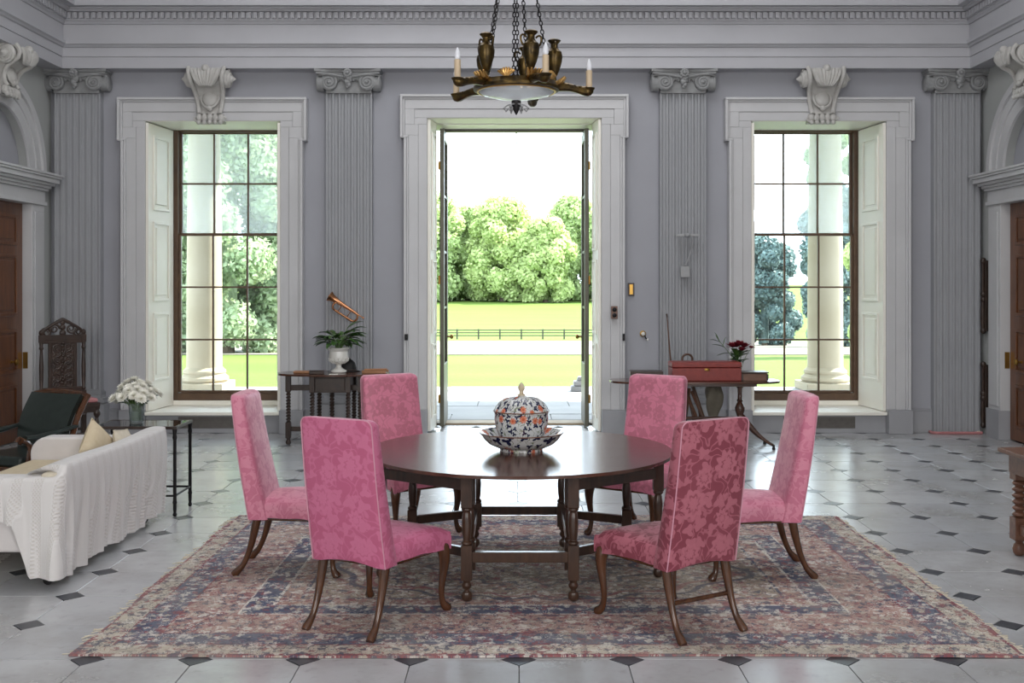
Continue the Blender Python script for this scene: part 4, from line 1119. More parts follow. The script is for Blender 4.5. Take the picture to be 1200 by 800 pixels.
# ------------------------------------------------------------------ chandelier
def chandelier():
    cx, cy, z0 = 0.0, 6.26, 2.835
    t = thing('chandelier', 'dark gilt bronze chandelier with urns, candle lights and a glass dish hung on chains', 'chandelier', (cx, cy, z0))
    b = MB(); b.lathe([(0.235,0.0),(0.252,0.005),(0.255,0.02),(0.245,0.035),(0.235,0.05),(0.215,0.052),(0.205,0.03),(0.215,0.005)], seg=48, cap=False)
    b.lathe([(0.215,0.005),(0.235,0.0)], seg=48, cap=False); b.build('ring', 'bronze', t)
    b = MB(); b.lathe([(0.226,0.0),(0.20,-0.016),(0.14,-0.032),(0.07,-0.044),(0.02,-0.052),(0.001,-0.054)], seg=48, cap=False); b.build('glass_dish', 'dish', t)
    MB().ring((0,0,-0.001), 0.228, 0.006, seg=48).build('dish_rim', 'gilt', t)
    b = MB(); b.lathe([(0.012,-0.05),(0.028,-0.055),(0.028,-0.065),(0.026,-0.075),(0.022,-0.10),(0.010,-0.125),(0.002,-0.138)], seg=14); b.build('finial', 'iron', t)
    b = MB()
    for k in range(6):
        a = k*pi/3; d = Vector((cos(a), sin(a), 0)); c = d*0.055+Vector((0,0,-0.11))
        b.tube([tuple(Vector((0,0,-0.075))+d*0.02), tuple(d*0.05+Vector((0,0,-0.08))), tuple(d*0.075+Vector((0,0,-0.10))), tuple(d*0.06+Vector((0,0,-0.118))), tuple(d*0.045+Vector((0,0,-0.10)))], 0.005, 6)
    b.build('leaf_scrolls', 'ghost', t)
    for a in (R(-140), R(148), R(76), R(4), R(-68)):
        m = T((0,0,0), rz=a)
        b = MB()                                       # dolphin-shaped arm
        b.tube(bez([(0.22,0,0.02),(0.28,0,0.045),(0.34,0,0.03),(0.39,0,0.005),(0.42,0,0.0),(0.455,0,0.012)], 12), [0.018,0.024,0.027,0.026,0.024,0.023,0.023,0.024,0.027,0.03,0.03,0.025,0.012], 10)
        for k in range(4):
            u = 0.27+0.035*k; b.ball((u, 0, 0.045-0.006*k), 0.018, 8, 6, sy=1.4, sz=0.7)
        b.lathe([(0.012,0.0),(0.03,0.012),(0.036,0.024),(0.03,0.026)], (0.432,0,0.002), 14)
        b.xf(m); arm = b.build('arm', 'bronze', t)
        b = MB(); b.lathe([(0.0185,0.022),(0.0185,0.128),(0.012,0.131)], (0.432,0,0), 14); b.xf(m); b.build('candle_tube', 'candle', arm)
        b = MB(); b.lathe([(0.010,0.129),(0.016,0.138),(0.0175,0.152),(0.014,0.172),(0.008,0.188),(0.002,0.200)], (0.432,0,0), 12); b.xf(m); b.build('bulb', 'bulb', arm)
        b = MB(); c = (0.225, 0, 0.045)
        b.lathe([(0.026,0.0),(0.028,0.012),(0.014,0.022),(0.012,0.045),(0.02,0.055),(0.034,0.09),(0.045,0.13),(0.049,0.165),(0.044,0.19),(0.028,0.205),(0.021,0.218),(0.022,0.238),(0.036,0.252),(0.040,0.258),(0.03,0.266)], c, 18)
        for s in (-1, 1):
            b.tube(bez([(c[0],s*0.042,c[2]+0.175),(c[0],s*0.07,c[2]+0.19),(c[0],s*0.075,c[2]+0.25),(c[0],s*0.05,c[2]+0.25),(c[0],s*0.03,c[2]+0.225)], 10), 0.006, 6)
        b.xf(m); b.build('urn', 'bronze', t)
        b = MB()                                       # acanthus leaf at the arm root
        for k in range(5):
            da = (k-2)*0.28; d = Vector((cos(da), sin(da), 0))
            b.tube([tuple(Vector((0.20,0,0.04))+d*0.02), tuple(Vector((0.21,0,0.06))+d*0.06), tuple(Vector((0.21,0,0.085))+d*0.085)], [0.012,0.015,0.004], 6)
        b.xf(m); b.build('acanthus', 'gilt', t)
    for k in range(5):
        a = R(-104+72*k); m = T((0,0,0), rz=a)
        b = MB()
        for j in range(7):
            u = (j-3)/3; b.tube([(0.235,u*0.012,0.05),(0.24,u*0.04,0.075),(0.238,u*0.048,0.098-0.02*u*u)], [0.004,0.009,0.006], 6)
        b.xf(m); b.build('shell_ornament', 'gilt', t)
    apex = Vector((0, 0, 1.30))
    for k, da in enumerate((-145, 160, 95, 88, -72, 10)):
        a = R(da); p0 = Vector((0.205*cos(a), 0.205*sin(a), 0.06)); L = (apex-p0).length; n = int(L/0.026); d = (apex-p0)/L
        b = MB()
        for i in range(n):
            st = len(b.v); b.ring((0,0,0), 0.0095, 0.0034, 'X' if i % 2 else 'Y', 8, 4, sy=1.65)
            q = d.to_track_quat('Z', 'Y').to_matrix().to_4x4(); b.xf(Matrix.Translation(p0+d*(i+0.5)*L/n) @ q, st)
        b.build('chain', 'iron', t)
    b = MB(); b.lathe([(0.07,1.28),(0.06,1.31),(0.02,1.35),(0.012,1.38),(0.012, CEIL-z0)], seg=16); b.build('hanging_rod', 'iron', t)
chandelier()
# ------------------------------------------------------------------ sofa with throw
def sofa():
    X0, X1, Y0, Y1 = -3.46, -2.58, 5.97, 7.66
    t = thing('sofa', 'cream upholstered sofa seen from behind at the left edge', 'sofa', ((X0+X1)/2, (Y0+Y1)/2, 0))
    ox, oy = (X0+X1)/2, (Y0+Y1)/2
    def bx(a, c, d, e, z0, z1, name, mat, bev=0.04):
        return MB().box(a-ox, c-ox, d-oy, e-oy, z0, z1).build(name, mat, t, bevel=bev, seg=4)
    bx(X0+0.02, X1-0.02, Y0+0.02, Y1-0.02, 0.19, 0.41, 'seat_base', 'linen', 0.015)
    b = MB(); b.add([(x-ox, y-oy, z) for y in (Y0, Y1) for x, z in ((X1-0.16,0.40),(X1-0.02,0.19),(X1+0.02,0.60),(X1+0.01,0.64),(X1-0.09,0.64),(X1-0.11,0.60))],
        [(0,1,2,3,4,5),(11,10,9,8,7,6)]+[(i,(i+1)%6,(i+1)%6+6,i+6) for i in range(6)])
    b.build('backrest', 'linen', t, bevel=0.02, seg=3)
    for nm, y0, y1 in (('arm', Y0, Y0+0.15), ('arm', Y1-0.15, Y1)):
        zt = 0.60 if y0 == Y0 else 0.62
        poly = [(X0+0.04-ox,0.19),(X1-0.06-ox,0.19),(X1-0.06-ox,zt)]+[(X0+0.14-ox-0.12*sin(pi/2*k/8), zt-0.12+0.12*cos(pi/2*k/8)) for k in range(9)]
        MB().prism(poly, 'Y', y0-oy, y1-oy).build(nm, 'loose', t, bevel=0.02, seg=3)
    bx(X0+0.03, X1-0.14, Y0+0.15, (Y0+Y1)/2, 0.40, 0.465, 'seat_cushion', 'tan', 0.03); bx(X0+0.03, X1-0.14, (Y0+Y1)/2, Y1-0.15, 0.40, 0.465, 'seat_cushion', 'tan', 0.03)
    for x in (X0+0.08, X1-0.07):
        for y in (Y0+0.06, Y1-0.08):
            lg = MB().lathe([(0.018,0.055),(0.024,0.07),(0.03,0.12),(0.035,0.19)], (x-ox,y-oy,0), 12).build('leg', 'walnut', t)
            b = MB(); b.lathe([(0.014,-0.012),(0.027,-0.010),(0.027,0.010),(0.014,0.012)], (0,0,0), 14); b.xf(T((x-ox, y-oy-0.012, 0.0275), rx=pi/2)); b.build('castor', 'iron', lg)
    # crochet throw thrown over back and near corner
    XO, YN, YF = X1+0.04, Y0-0.035, Y1+0.03
    path = [((XO, y), (1, 0)) for y in np.linspace(YF, YN+0.06, 40)]
    for k in range(1, 7): a = -k*pi/14; path.append(((XO-0.06+0.06*cos(a), YN+0.06+0.06*sin(a)), (cos(a), sin(a))))
    path += [((x, YN), (0, -1)) for x in np.linspace(XO-0.08, XO-0.62, 18)]
    ds = [0]
    for (p, _), (q, _) in zip(path, path[1:]): ds.append(ds[-1]+sqrt((p[0]-q[0])**2+(p[1]-q[1])**2))
    tot = ds[-1]; sc = ds[39]
    def at(u):
        s = u*tot; i = max(0, min(len(ds)-2, int(np.searchsorted(ds, s))-1)); f = (s-ds[i])/max(1e-6, ds[i+1]-ds[i]); f = min(1, max(0, f))
        p, q = path[i], path[i+1]
        n = Vector((p[1][0]*(1-f)+q[1][0]*f, p[1][1]*(1-f)+q[1][1]*f, 0)).normalized()
        return p[0][0]*(1-f)+q[0][0]*f, p[0][1]*(1-f)+q[0][1]*f, n, s
    def fn(u, v):
        x, y, n, s = at(u)
        past = s-sc
        if past < 0: hem = 0.055+0.012*sin(s*7); zt = 0.668-0.010*sin(s*3.1)
        else: hem = 0.06+0.30*smoothstep(0.20, 0.30, past)+0.04*smoothstep(0.3, 0.5, past); zt = 0.668-0.055*smoothstep(-0.05, 0.10, past)
        if v < 0.28:                                     # inside, over the top
            a = v/0.28
            inn = 0.22*(1-a); z = zt-0.05*(1-a)**2*(1.0 if past < 0 else 0.4)-0.0+0.012*sin(pi*a)
            off = -inn
        else:
            w = (v-0.28)/0.72; z = zt-0.02*0-(zt-hem)*w
            off = 0.012*sin(min(1, w*6)*pi/2)
            fold = (0.020*sin(s*24+2.5*sin(s*4))+0.012*sin(s*53+2)+0.006*sin(s*97))*smoothstep(0.05, 0.9, w)
            off += fold-0.028*smoothstep(0.3, 1.0, w)*(1 if past < 0 else -0.6)
            if past > 0: off += 0.03*sin(past*30)*smoothstep(0.2, 1, w)
        return (x+n.x*off-ox, y+n.y*off-oy, z)
    th = thing('throw_blanket', 'white crochet throw draped over the sofa back with hanging folds', 'throw', (ox, oy, 0))
    MB().grid(fn, 150, 36, 0.006).build('cloth', 'throw', th, smooth=80)
sofa()

def pillow(name, w, h, d, mat, label, loc, rot):
    t = thing(name, label, 'cushion', loc); 
    def f(s):
        def g(u, v):
            a, c = 2*u-1, 2*v-1
            k = (1-a**4)**0.6*(1-c**4)**0.6
            return (a*w/2*(1-0.05*(1-c*c)*abs(a)), s*d/2*k, c*h/2*(1-0.05*(1-a*a)*abs(c)))
        return g
    b = MB(); b.grid(f(-1), 14, 14); b.grid(f(1), 14, 14)
    o = b.build('cover', mat, t, smooth=60); o.rotation_euler = rot
    b = MB(); path = []
    for k in range(56):
        q = k/14; e = int(q); u = q-e
        a, c = ((-1+2*u, -1), (1, -1+2*u), (1-2*u, 1), (-1, 1-2*u))[e]
        path.append((a*w/2*(1-0.05*(1-c*c)*abs(a)), 0, c*h/2*(1-0.05*(1-a*a)*abs(c))))
    b.tube(path, 0.005, 5, closed=True); e = b.build('piping_outline', mat, t); e.rotation_euler = rot
pillow('cushion', 0.27, 0.27, 0.11, 'tan', 'tan square cushion tipped on its corner against the sofa back', (-2.86, 7.24, 0.600), (R(-10), R(40), R(70)))
pillow('cushion', 0.24, 0.22, 0.08, 'linen', 'small cream cushion low behind the sofa back', (-2.745, 7.42, 0.575), (R(-12), R(6), R(88)))

# ------------------------------------------------------------------ glass-topped side table with flowers
t = thing('side_table', 'slim dark metal side table with smoked glass top beside the sofa', 'table', (-2.80, 7.97, 0))
b = MB(); hx, hy, zt = 0.315, 0.20, 0.66
MB().box(-hx+0.015, hx-0.015, -hy+0.015, hy-0.015, zt-0.010, zt-0.002).build('glass_top', 'topglass', t, smooth=0)
b.box(-hx, hx, -hy, -hy+0.02, zt-0.022, zt); b.box(-hx, hx, hy-0.02, hy, zt-0.022, zt); b.box(-hx, -hx+0.02, -hy+0.02, hy-0.02, zt-0.022, zt); b.box(hx-0.02, hx, -hy+0.02, hy-0.02, zt-0.022, zt)
b.build('top_frame', 'carved', t, bevel=0.003)
for sx in (-1, 1):
    for sy in (-1, 1):
        x, y = sx*(hx-0.018), sy*(hy-0.018)
        MB().lathe([(0.010,0),(0.016,0.012),(0.010,0.03),(0.013,0.05),(0.013,0.09),(0.017,0.10),(0.013,0.12),(0.0125,0.40),(0.0125,0.56),(0.017,0.575),(0.013,0.60),(0.018,0.635),(0.018,0.64)], (x,y,0), 12).build('leg', 'iron', t)
for sy in (-1, 1): MB().tube([(-hx+0.018, sy*(hy-0.018), 0.15), (hx-0.018, sy*(hy-0.018), 0.15)], 0.008, 8).build('stretcher', 'iron', t)
for sx in (-1, 1): MB().tube([(sx*(hx-0.018), -hy+0.018, 0.15), (sx*(hx-0.018), hy-0.018, 0.15)], 0.008, 8).build('stretcher', 'iron', t)

def flower_vase(name, label, loc, r, h, heads, spread, top, petal, core, hr, leaves, seedn, vase_mat='vaseglass', group=None):
    rnd = random.Random(seedn)
    t = thing(name, label, 'flowers', loc)
    MB().lathe([(r*0.75,0),(r*0.85,0.004),(r,h),(r-0.003,h),(r*0.8,0.008),(0.001,0.006)], seg=20, cap=False).build('vase', vase_mat, t)
    MB().lathe([(r*0.79,0.009),(r*0.93,h*0.62),(0.001,h*0.62)], seg=20, cap=False).build('water', 'vaseglass', t)
    for i in range(heads):
        a = i*2.399; q = sqrt((i+0.5)/heads); d = Vector((cos(a)*q*spread, sin(a)*q*spread, top*(1-0.45*q*q)+rnd.uniform(-0.02,0.02)))
        p0 = Vector((cos(a)*r*0.5, sin(a)*r*0.5, 0.02)); pm = Vector((cos(a)*r*0.6, sin(a)*r*0.6, h*1.05))
        b = MB(); b.tube(bez([tuple(p0), tuple(pm), tuple(pm.lerp(d,0.5)+Vector((0,0,0.02))), tuple(d)], 8), 0.0025, 5); b.build('stem', 'stem', t)
        up = Vector((d.x, d.y, 0.10+0.05)).normalized(); mm = Matrix.Translation(d) @ up.to_track_quat('Z','Y').to_matrix().to_4x4()
        b = MB()
        for lay, (n, rr, tilt) in enumerate(((16, 1.0, 0.0), (14, 0.95, 0.4), (12, 0.8, 0.75), (9, 0.62, 1.05), (6, 0.45, 1.3))):
            for k in range(n):
                an = 2*pi*(k+lay*0.5)/n; L = hr*rr*rnd.uniform(0.85,1.1); w = hr*0.19
                c_, s_ = cos(tilt), sin(tilt); dirv = Vector((cos(an)*c_, sin(an)*c_, s_)); side = Vector((-sin(an), cos(an), 0))
                o0 = Vector((0,0,0.0))
                b.add([o0, o0+dirv*L*0.5+side*w, o0+dirv*L*1.0+Vector((0,0,0.1*L)), o0+dirv*L*0.5-side*w], [(0,1,2,3)])
        b.xf(mm); fl_ = b.build('flower', petal, t, smooth=0)
        b = MB(); b.ball((0,0,hr*0.12), hr*0.17, 8, 5, sz=0.6); b.xf(mm); b.build('flower_centre', core, fl_)
    for i in range(leaves):
        a = rnd.random()*6.28; q = rnd.uniform(0.4, 1.05); z = rnd.uniform(h*1.0, top*0.75)
        base = Vector((cos(a)*r*0.8, sin(a)*r*0.8, z-0.03)); tip = Vector((cos(a)*spread*q, sin(a)*spread*q, z+rnd.uniform(-0.03, 0.05)))
        leaf_blade(base, tip, 0.02, 0.02, t)
    return t
def leaf_blade(p0, p2, width, arch, parent, mat='plantleaf', n=7):
    p0, p2 = Vector(p0), Vector(p2); mid = p0.lerp(p2, 0.5)+Vector((0,0,arch)); pts = [Vector(q) for q in bez([tuple(p0), tuple(mid), tuple(p2)], n)]
    b = MB(); vs = []
    for i, p in enumerate(pts):
        tn = (pts[min(i+1,n)]-pts[max(i-1,0)]).normalized(); sd = tn.cross(Vector((0,0,1)))
        sd = sd.normalized() if sd.length > 1e-4 else Vector((1,0,0)); nn = sd.cross(tn)
        u = i/n; w = width*(sin(pi*min(1, u*0.93+0.07))**0.8)*(1 if u < 1 else 0.05)+0.0012
        vs += [p-sd*w+nn*w*0.35, p, p+sd*w+nn*w*0.35, p-nn*0.0012]
    fs = []
    for i in range(n):
        o = i*4; fs += [(o,o+4,o+5,o+1),(o+1,o+5,o+6,o+2),(o,o+3,o+7,o+4),(o+3,o+2,o+6,o+7)]
    b.add(vs, fs); return b.build('leaf', mat, parent, smooth=60)
flower_vase('flower_vase', 'glass tumbler of white chrysanthemums on the smoked glass side table', (wx(160,7.97), 7.97, 0.66), 0.058, 0.15, 34, 0.165, 0.31, 'mum', 'yolk', 0.05, 16, 3)

# ------------------------------------------------------------------ green leather armchair
def armchair():
    t = thing('armchair', 'low dark green leather armchair with walnut frame behind the sofa', 'chair', (-4.03, 8.72, 0), R(180-22))
    # local: faces +y
    def cen(u): return (-0.22-0.15*u+0.05*sin(pi*u), 0.28+0.47*u)
    def fn(u, v):
        a = 2*u-1; y, z = cen(v); w = 0.245+0.02*v
        return (a*w, y+0.035-0.03*a*a+0.012*sin(pi*v), z)
    MB().grid(fn, 12, 14, 0.05).build('back_pad', 'leather', t, smooth=60)
    for s in (-1, 1):
        pts = [(s*(0.265+0.02*u), cen(u)[0]-0.01, cen(u)[1]) for u in np.linspace(-0.1, 1.04, 14)]
        MB().tube(pts, 0.024, 8, flat=1.2).build('back_stile', 'walnut', t)
    y, z = cen(1.03); MB().tube(bez([(-0.285,y,z-0.01),(-0.15,y-0.01,z+0.022),(0.15,y-0.01,z+0.022),(0.285,y,z-0.01)], 10), 0.022, 8, flat=1.3).build('top_rail', 'walnut', t)
    MB().box(-0.255, 0.255, -0.23, 0.29, 0.25, 0.335).build('seat', 'leather', t, bevel=0.03, seg=3)
    MB().box(-0.27, 0.27, -0.24, 0.30, 0.19, 0.255).build('seat_rail', 'walnut', t, bevel=0.01)
    for s in (-1, 1):
        x = s*0.285
        MB().tube(bez([(x,-0.27,0.52),(x,-0.10,0.50),(x,0.10,0.47),(x,0.27,0.485)], 10), [0.022]*4+[0.028]*7, 10, flat=0.8).build('arm_pad', 'leather', t)
        b = MB(); b.tube(bez([(x,0.19,0.22),(x,0.31,0.30),(x,0.17,0.36),(x,0.20,0.45),(x,0.30,0.475)], 14), 0.022, 8); b.spiral((x-0.02*s,0.30,0.465), 0.035, 0.008, 1.3, 0.016, 'X', seg=16)
        b.build('arm_support', 'walnut', t)
        MB().tube(bez([(s*0.24,0.27,0.20),(s*0.25,0.30,0.12),(s*0.24,0.27,0.0)], 6), [0.03,0.03,0.027,0.024,0.02,0.018,0.018], 10).build('leg', 'walnut', t)
        MB().tube(bez([(s*0.24,-0.22,0.20),(s*0.24,-0.24,0.12),(s*0.25,-0.31,0.0)], 6), [0.026,0.025,0.024,0.022,0.02,0.018,0.018], 10).build('leg', 'walnut', t)
armchair()

# ------------------------------------------------------------------ carved high-back chair
def carved_chair():
    t = thing('carved_chair', 'black carved oak high-back chair with pink seat cushion in the left corner', 'chair', (-4.72, 11.20, 0), R(180+38))
    yb = -0.22
    for s in (-1, 1):
        x = s*0.215
        b = MB(); b.box(x-0.025, x+0.025, yb-0.025, yb+0.025, 0, 0.56); b.box(x-0.024, x+0.024, yb-0.024, yb+0.024, 1.08, 1.16)
        b.lathe([(0.02,0.56),(0.026,0.58),(0.016,0.60),(0.022,0.70),(0.024,0.82),(0.018,0.95),(0.015,1.0),(0.026,1.02),(0.018,1.04),(0.022,1.08)], (x,yb,0), 12)
        b.ball((x,yb,1.185), 0.026, 10, 8, sz=1.3); b.build('back_post', 'carved', t, bevel=0.003)
        b = MB(); b.lathe([(0.022,0),(0.03,0.02),(0.03,0.04),(0.018,0.06),(0.02,0.10),(0.03,0.16),(0.036,0.22),(0.024,0.27),(0.017,0.30),(0.034,0.33),(0.036,0.36),(0.024,0.385),(0.03,0.40),(0.03,0.45)], (s*0.225,0.22,0), 14)
        b.build('leg', 'carved', t)
    # carved splat: pierced scroll work between two thin uprights
    b = MB()
    for s in (-1, 1): b.box(s*0.13-0.016, s*0.13+0.016, yb-0.012, yb+0.012, 0.55, 1.12)
    b.box(-0.20, 0.20, yb-0.015, yb+0.015, 0.54, 0.60); b.box(-0.20, 0.20, yb-0.015, yb+0.015, 1.07, 1.11)
    b.build('splat_frame', 'carved', t, bevel=0.003)
    b = MB(); rnd = random.Random(5)
    for k in range(7):
        z = 0.63+k*0.066
        for s in (-1, 1):
            b.spiral((s*0.055, yb, z), 0.046, 0.012, 1.6, 0.013, 'Y', start=pi/2 if k % 2 else -pi/2, dirn=s, seg=20)
            b.spiral((s*0.095, yb, z+0.033), 0.026, 0.008, 1.2, 0.010, 'Y', dirn=-s, seg=12)
        b.ball((0, yb-0.006, z+0.02), 0.024, 8, 6, sy=0.8)
        b.ball((0, yb+0.010, z+0.045), 0.016, 8, 6)
    b.box(-0.125, 0.125, yb-0.004, yb+0.004, 0.60, 1.07)
    b.build('carved_splat', 'carved', t)
    b = MB()                                            # pierced cresting
    for s in (-1, 1):
        b.spiral((s*0.165, yb, 1.185), 0.055, 0.012, 1.6, 0.015, 'Y', start=0, dirn=s, seg=22)
        b.spiral((s*0.085, yb, 1.225), 0.055, 0.012, 1.6, 0.015, 'Y', start=pi, dirn=-s, seg=22)
        b.tube(bez([(s*0.21,yb,1.13),(s*0.23,yb,1.22),(s*0.13,yb,1.25),(s*0.05,yb,1.30),(0,yb,1.325)], 12), [0.016]*9+[0.02]*4, 8)
    for z, r in ((1.18,0.035),(1.24,0.032),(1.29,0.028),(1.325,0.018)): b.ball((0,yb,z), r, 10, 6, sy=0.6)
    b.box(-0.20, 0.20, yb-0.018, yb+0.018, 1.11, 1.16)
    b.build('crest', 'carved', t, bevel=0.0)
    b = MB(); b.box(-0.25, 0.25, -0.25, 0.25, 0.42, 0.46); b.box(-0.21, 0.21, 0.20, 0.24, 0.36, 0.42)
    for s in (-1, 1): b.spiral((s*0.09, 0.23, 0.38), 0.045, 0.01, 1.4, 0.012, 'Y', dirn=s, seg=16); b.box(s*0.225-0.018, s*0.225+0.018, -0.20, 0.20, 0.37, 0.42)
    b.build('seat_frame', 'carved', t, bevel=0.004)
    MB().box(-0.235, 0.235, -0.19, 0.235, 0.46, 0.505).build('seat_cushion', 'redcloth', t, bevel=0.018, seg=3)
    for z, y in ((0.14, 0.22), (0.14, -0.22)): MB().tube([(-0.21,y,z),(0.21,y,z)], 0.016, 8).build('stretcher', 'carved', t)
carved_chair()

# ------------------------------------------------------------------ small gateleg table with barley-twist legs
GX, GY, GZ = -1.96, 11.40, 0.755
def twist_leg(t, x, y, zt, name='leg', zf=0.0, rr=0.022):
    b = MB(); h = 0.027
    b.box(x-h, x+h, y-h, y+h, zt-0.17, zt); b.twist(x, y, 0.235, zt-0.17, rr, 5, 0.28)
    b.box(x-h, x+h, y-h, y+h, zf+0.07, 0.235)
    b.lathe([(0.016,zf),(0.028,zf+0.012),(0.03,zf+0.03),(0.02,zf+0.05),(0.016,zf+0.056),(0.025,zf+0.07)], (x,y,0), 12)
    b.build(name, 'carved', t, bevel=0.003)
def small_gateleg():
    t = thing('gateleg_table', 'small dark oak gateleg side table with barley-twist legs under the bugle', 'table', (GX, GY, 0))
    top = MB(); a_, c_ = 0.60, 0.32
    for x0, x1 in ((-0.60,-0.19),(-0.19,0.19),(0.19,0.60)):
        poly = []
        for i in range(15): x = x0+0.001+(x1-x0-0.002)*i/14; poly.append((x, -c_*sqrt(max(0, 1-(x/a_)**2))**0.8))
        for i in range(15): x = x1-0.001-(x1-x0-0.002)*i/14; poly.append((x, c_*sqrt(max(0, 1-(x/a_)**2))**0.8*0.85))
        pp = []
        for q in poly:
            if not pp or abs(q[0]-pp[-1][0])+abs(q[1]-pp[-1][1]) > 1e-3: pp.append(q)
        if abs(pp[0][0]-pp[-1][0])+abs(pp[0][1]-pp[-1][1]) < 1e-3: pp.pop()
        MB().prism(pp, 'Z', GZ-0.022, GZ).build('top_leaf', 'mahog', t, bevel=0.002, seg=1)
    zt = GZ-0.022
    for x in (-0.19, 0.19):
        for y in (-0.21, 0.20): twist_leg(t, x, y, zt)
    for x, y in ((-0.46, -0.12), (0.46, -0.08), (0.31, -0.17), (-0.02, 0.02)): twist_leg(t, x, y, zt, 'leg')
    MB().box(-0.19, 0.19, -0.215, 0.20, zt-0.175, zt-0.001).build('drawer_box', 'carved', t, bevel=0.004)
    b = MB(); b.box(-0.155, 0.155, -0.228, -0.214, zt-0.155, zt-0.02); b.build('drawer_front', 'carved', t, bevel=0.004)
    for s in (-1, 1):
        b = MB(); b.box(s*0.19, s*0.46, -0.13, -0.10, zt-0.16, zt-0.10); b.build('gate_rail', 'carved', t, bevel=0.003)
        b = MB(); b.box(s*0.19, s*0.46, -0.13, -0.10, 0.14, 0.19); b.build('gate_rail', 'carved', t, bevel=0.003)
    for y in (-0.21, 0.20): MB().box(-0.19, 0.19, y-0.015, y+0.015, 0.14, 0.19).build('stretcher', 'carved', t, bevel=0.003)
small_gateleg()
# plant in a white urn
px_, py_ = wx(397, 11.38), 11.38
t = thing('planter_urn', 'white footed urn standing on the gateleg side table', 'urn', (px_, py_, GZ))
MB().lathe([(0.075,0),(0.085,0.01),(0.085,0.022),(0.05,0.04),(0.03,0.06),(0.028,0.08),(0.04,0.09),(0.06,0.10),(0.095,0.125),(0.105,0.16),(0.10,0.20),(0.098,0.23),(0.118,0.255),(0.125,0.262),(0.115,0.268),(0.10,0.25),(0.001,0.24)], seg=28, cap=False).build('body', 'white_china', t)
b = MB()
for k in range(18):
    a = 2*pi*k/18; b.tube([(0.062*cos(a),0.062*sin(a),0.102),(0.10*cos(a),0.10*sin(a),0.13),(0.106*cos(a),0.106*sin(a),0.158)], 0.008, 6)
b.build('gadrooning', 'white_china', t)
t = thing('potted_plant', 'green long-leaved plant growing in the white urn', 'plant', (px_, py_, GZ+0.24))
MB().lathe([(0.001,0.0),(0.095,0.0),(0.085,0.012),(0.001,0.015)], seg=20, cap=False).build('soil', 'bark', t)
rnd = random.Random(11)
for i in range(52):
    a = rnd.uniform(0, 2*pi); L = rnd.uniform(0.14, 0.31); zz = rnd.uniform(0.02, 0.20)
    if i < 4: a = (0.25, 0.6, 2.9, -0.3)[i]; L = 0.30; zz = (0.24, 0.30, 0.12, 0.16)[i]
    base = (0.03*cos(a), 0.03*sin(a), 0.005); kx = cos(a)*L; ky = sin(a)*L*0.75
    elbow = (kx*0.35, ky*0.35, 0.05+zz*0.6)
    lf = leaf_blade(elbow, (kx, ky, zz), 0.030+0.010*rnd.random(), 0.04, t)
    b = MB(); b.tube(bez([base, (kx*0.12, ky*0.12, 0.06+zz*0.3), elbow], 5), 0.003, 5); b.build('stalk', 'stem', t)
# small things on the gateleg table
t = thing('wooden_bat', 'flat light brown wooden bat lying at the left of the gateleg table', 'bat', (wx(361,11.3), 11.30, GZ), R(-4))
MB().box(-0.15, 0.10, -0.05, 0.05, 0, 0.026).build('blade', 'tanwood', t, bevel=0.01); MB().tube([(0.10,0,0.013),(0.17,0.0,0.013)], 0.012, 8).build('handle', 'boxwood', t)
t = thing('dark_case', 'small dark leather case at the front of the gateleg table', 'case', (wx(371,11.18), 11.18, GZ), R(6))
MB().box(-0.075, 0.075, -0.03, 0.03, 0, 0.03).build('body', 'carved', t, bevel=0.006); MB().box(-0.077, 0.077, -0.032, 0.032, 0.030, 0.040).build('lid', 'carved', t, bevel=0.005)
t = thing('black_hat', 'black peaked riding hat behind the white urn', 'hat', (wx(408,11.52), 11.52, GZ))
MB().lathe([(0.13,0.0),(0.132,0.006),(0.09,0.014),(0.088,0.05),(0.075,0.095),(0.045,0.125),(0.001,0.135)], seg=24, sx=1.0, sy=0.75, cap=False).build('crown', 'black', t)
b = MB(); b.tube(bez([(-0.03,0,0.10),(-0.05,0,0.15),(-0.01,0,0.17),(0.03,0,0.10)], 8), [0.02,0.022,0.022,0.02,0.018,0.018,0.02,0.02,0.01], 8); b.build('plume', 'black', t)
MB().ring((0,0,0.02), 0.09, 0.007, seg=24, sy=0.75).build('hat_band', 'carved', t)
t = thing('tray_of_brushes', 'flat brown wooden tray at the right of the gateleg table', 'tray', (wx(440,11.35), 11.35, GZ), R(-8))
MB().box(-0.13, 0.13, -0.06, 0.06, 0, 0.012).build('base', 'boxwood', t, bevel=0.004)
for s in (-1, 1): MB().box(-0.13, 0.13, s*0.06-0.006, s*0.06+0.006, 0.0, 0.03).build('rim', 'tanwood', t, bevel=0.003)
MB().tube([(-0.12,0.0,0.03),(0.12,0.02,0.035)], 0.012, 8).build('stick', 'tanwood', t)
t = thing('paper_slip', 'small white card lying before the urn on the gateleg table', 'card', (wx(391,11.15), 11.15, GZ), R(5))
MB().box(-0.045, 0.045, -0.03, 0.03, 0.0, 0.003).build('card', 'mum', t, smooth=0)

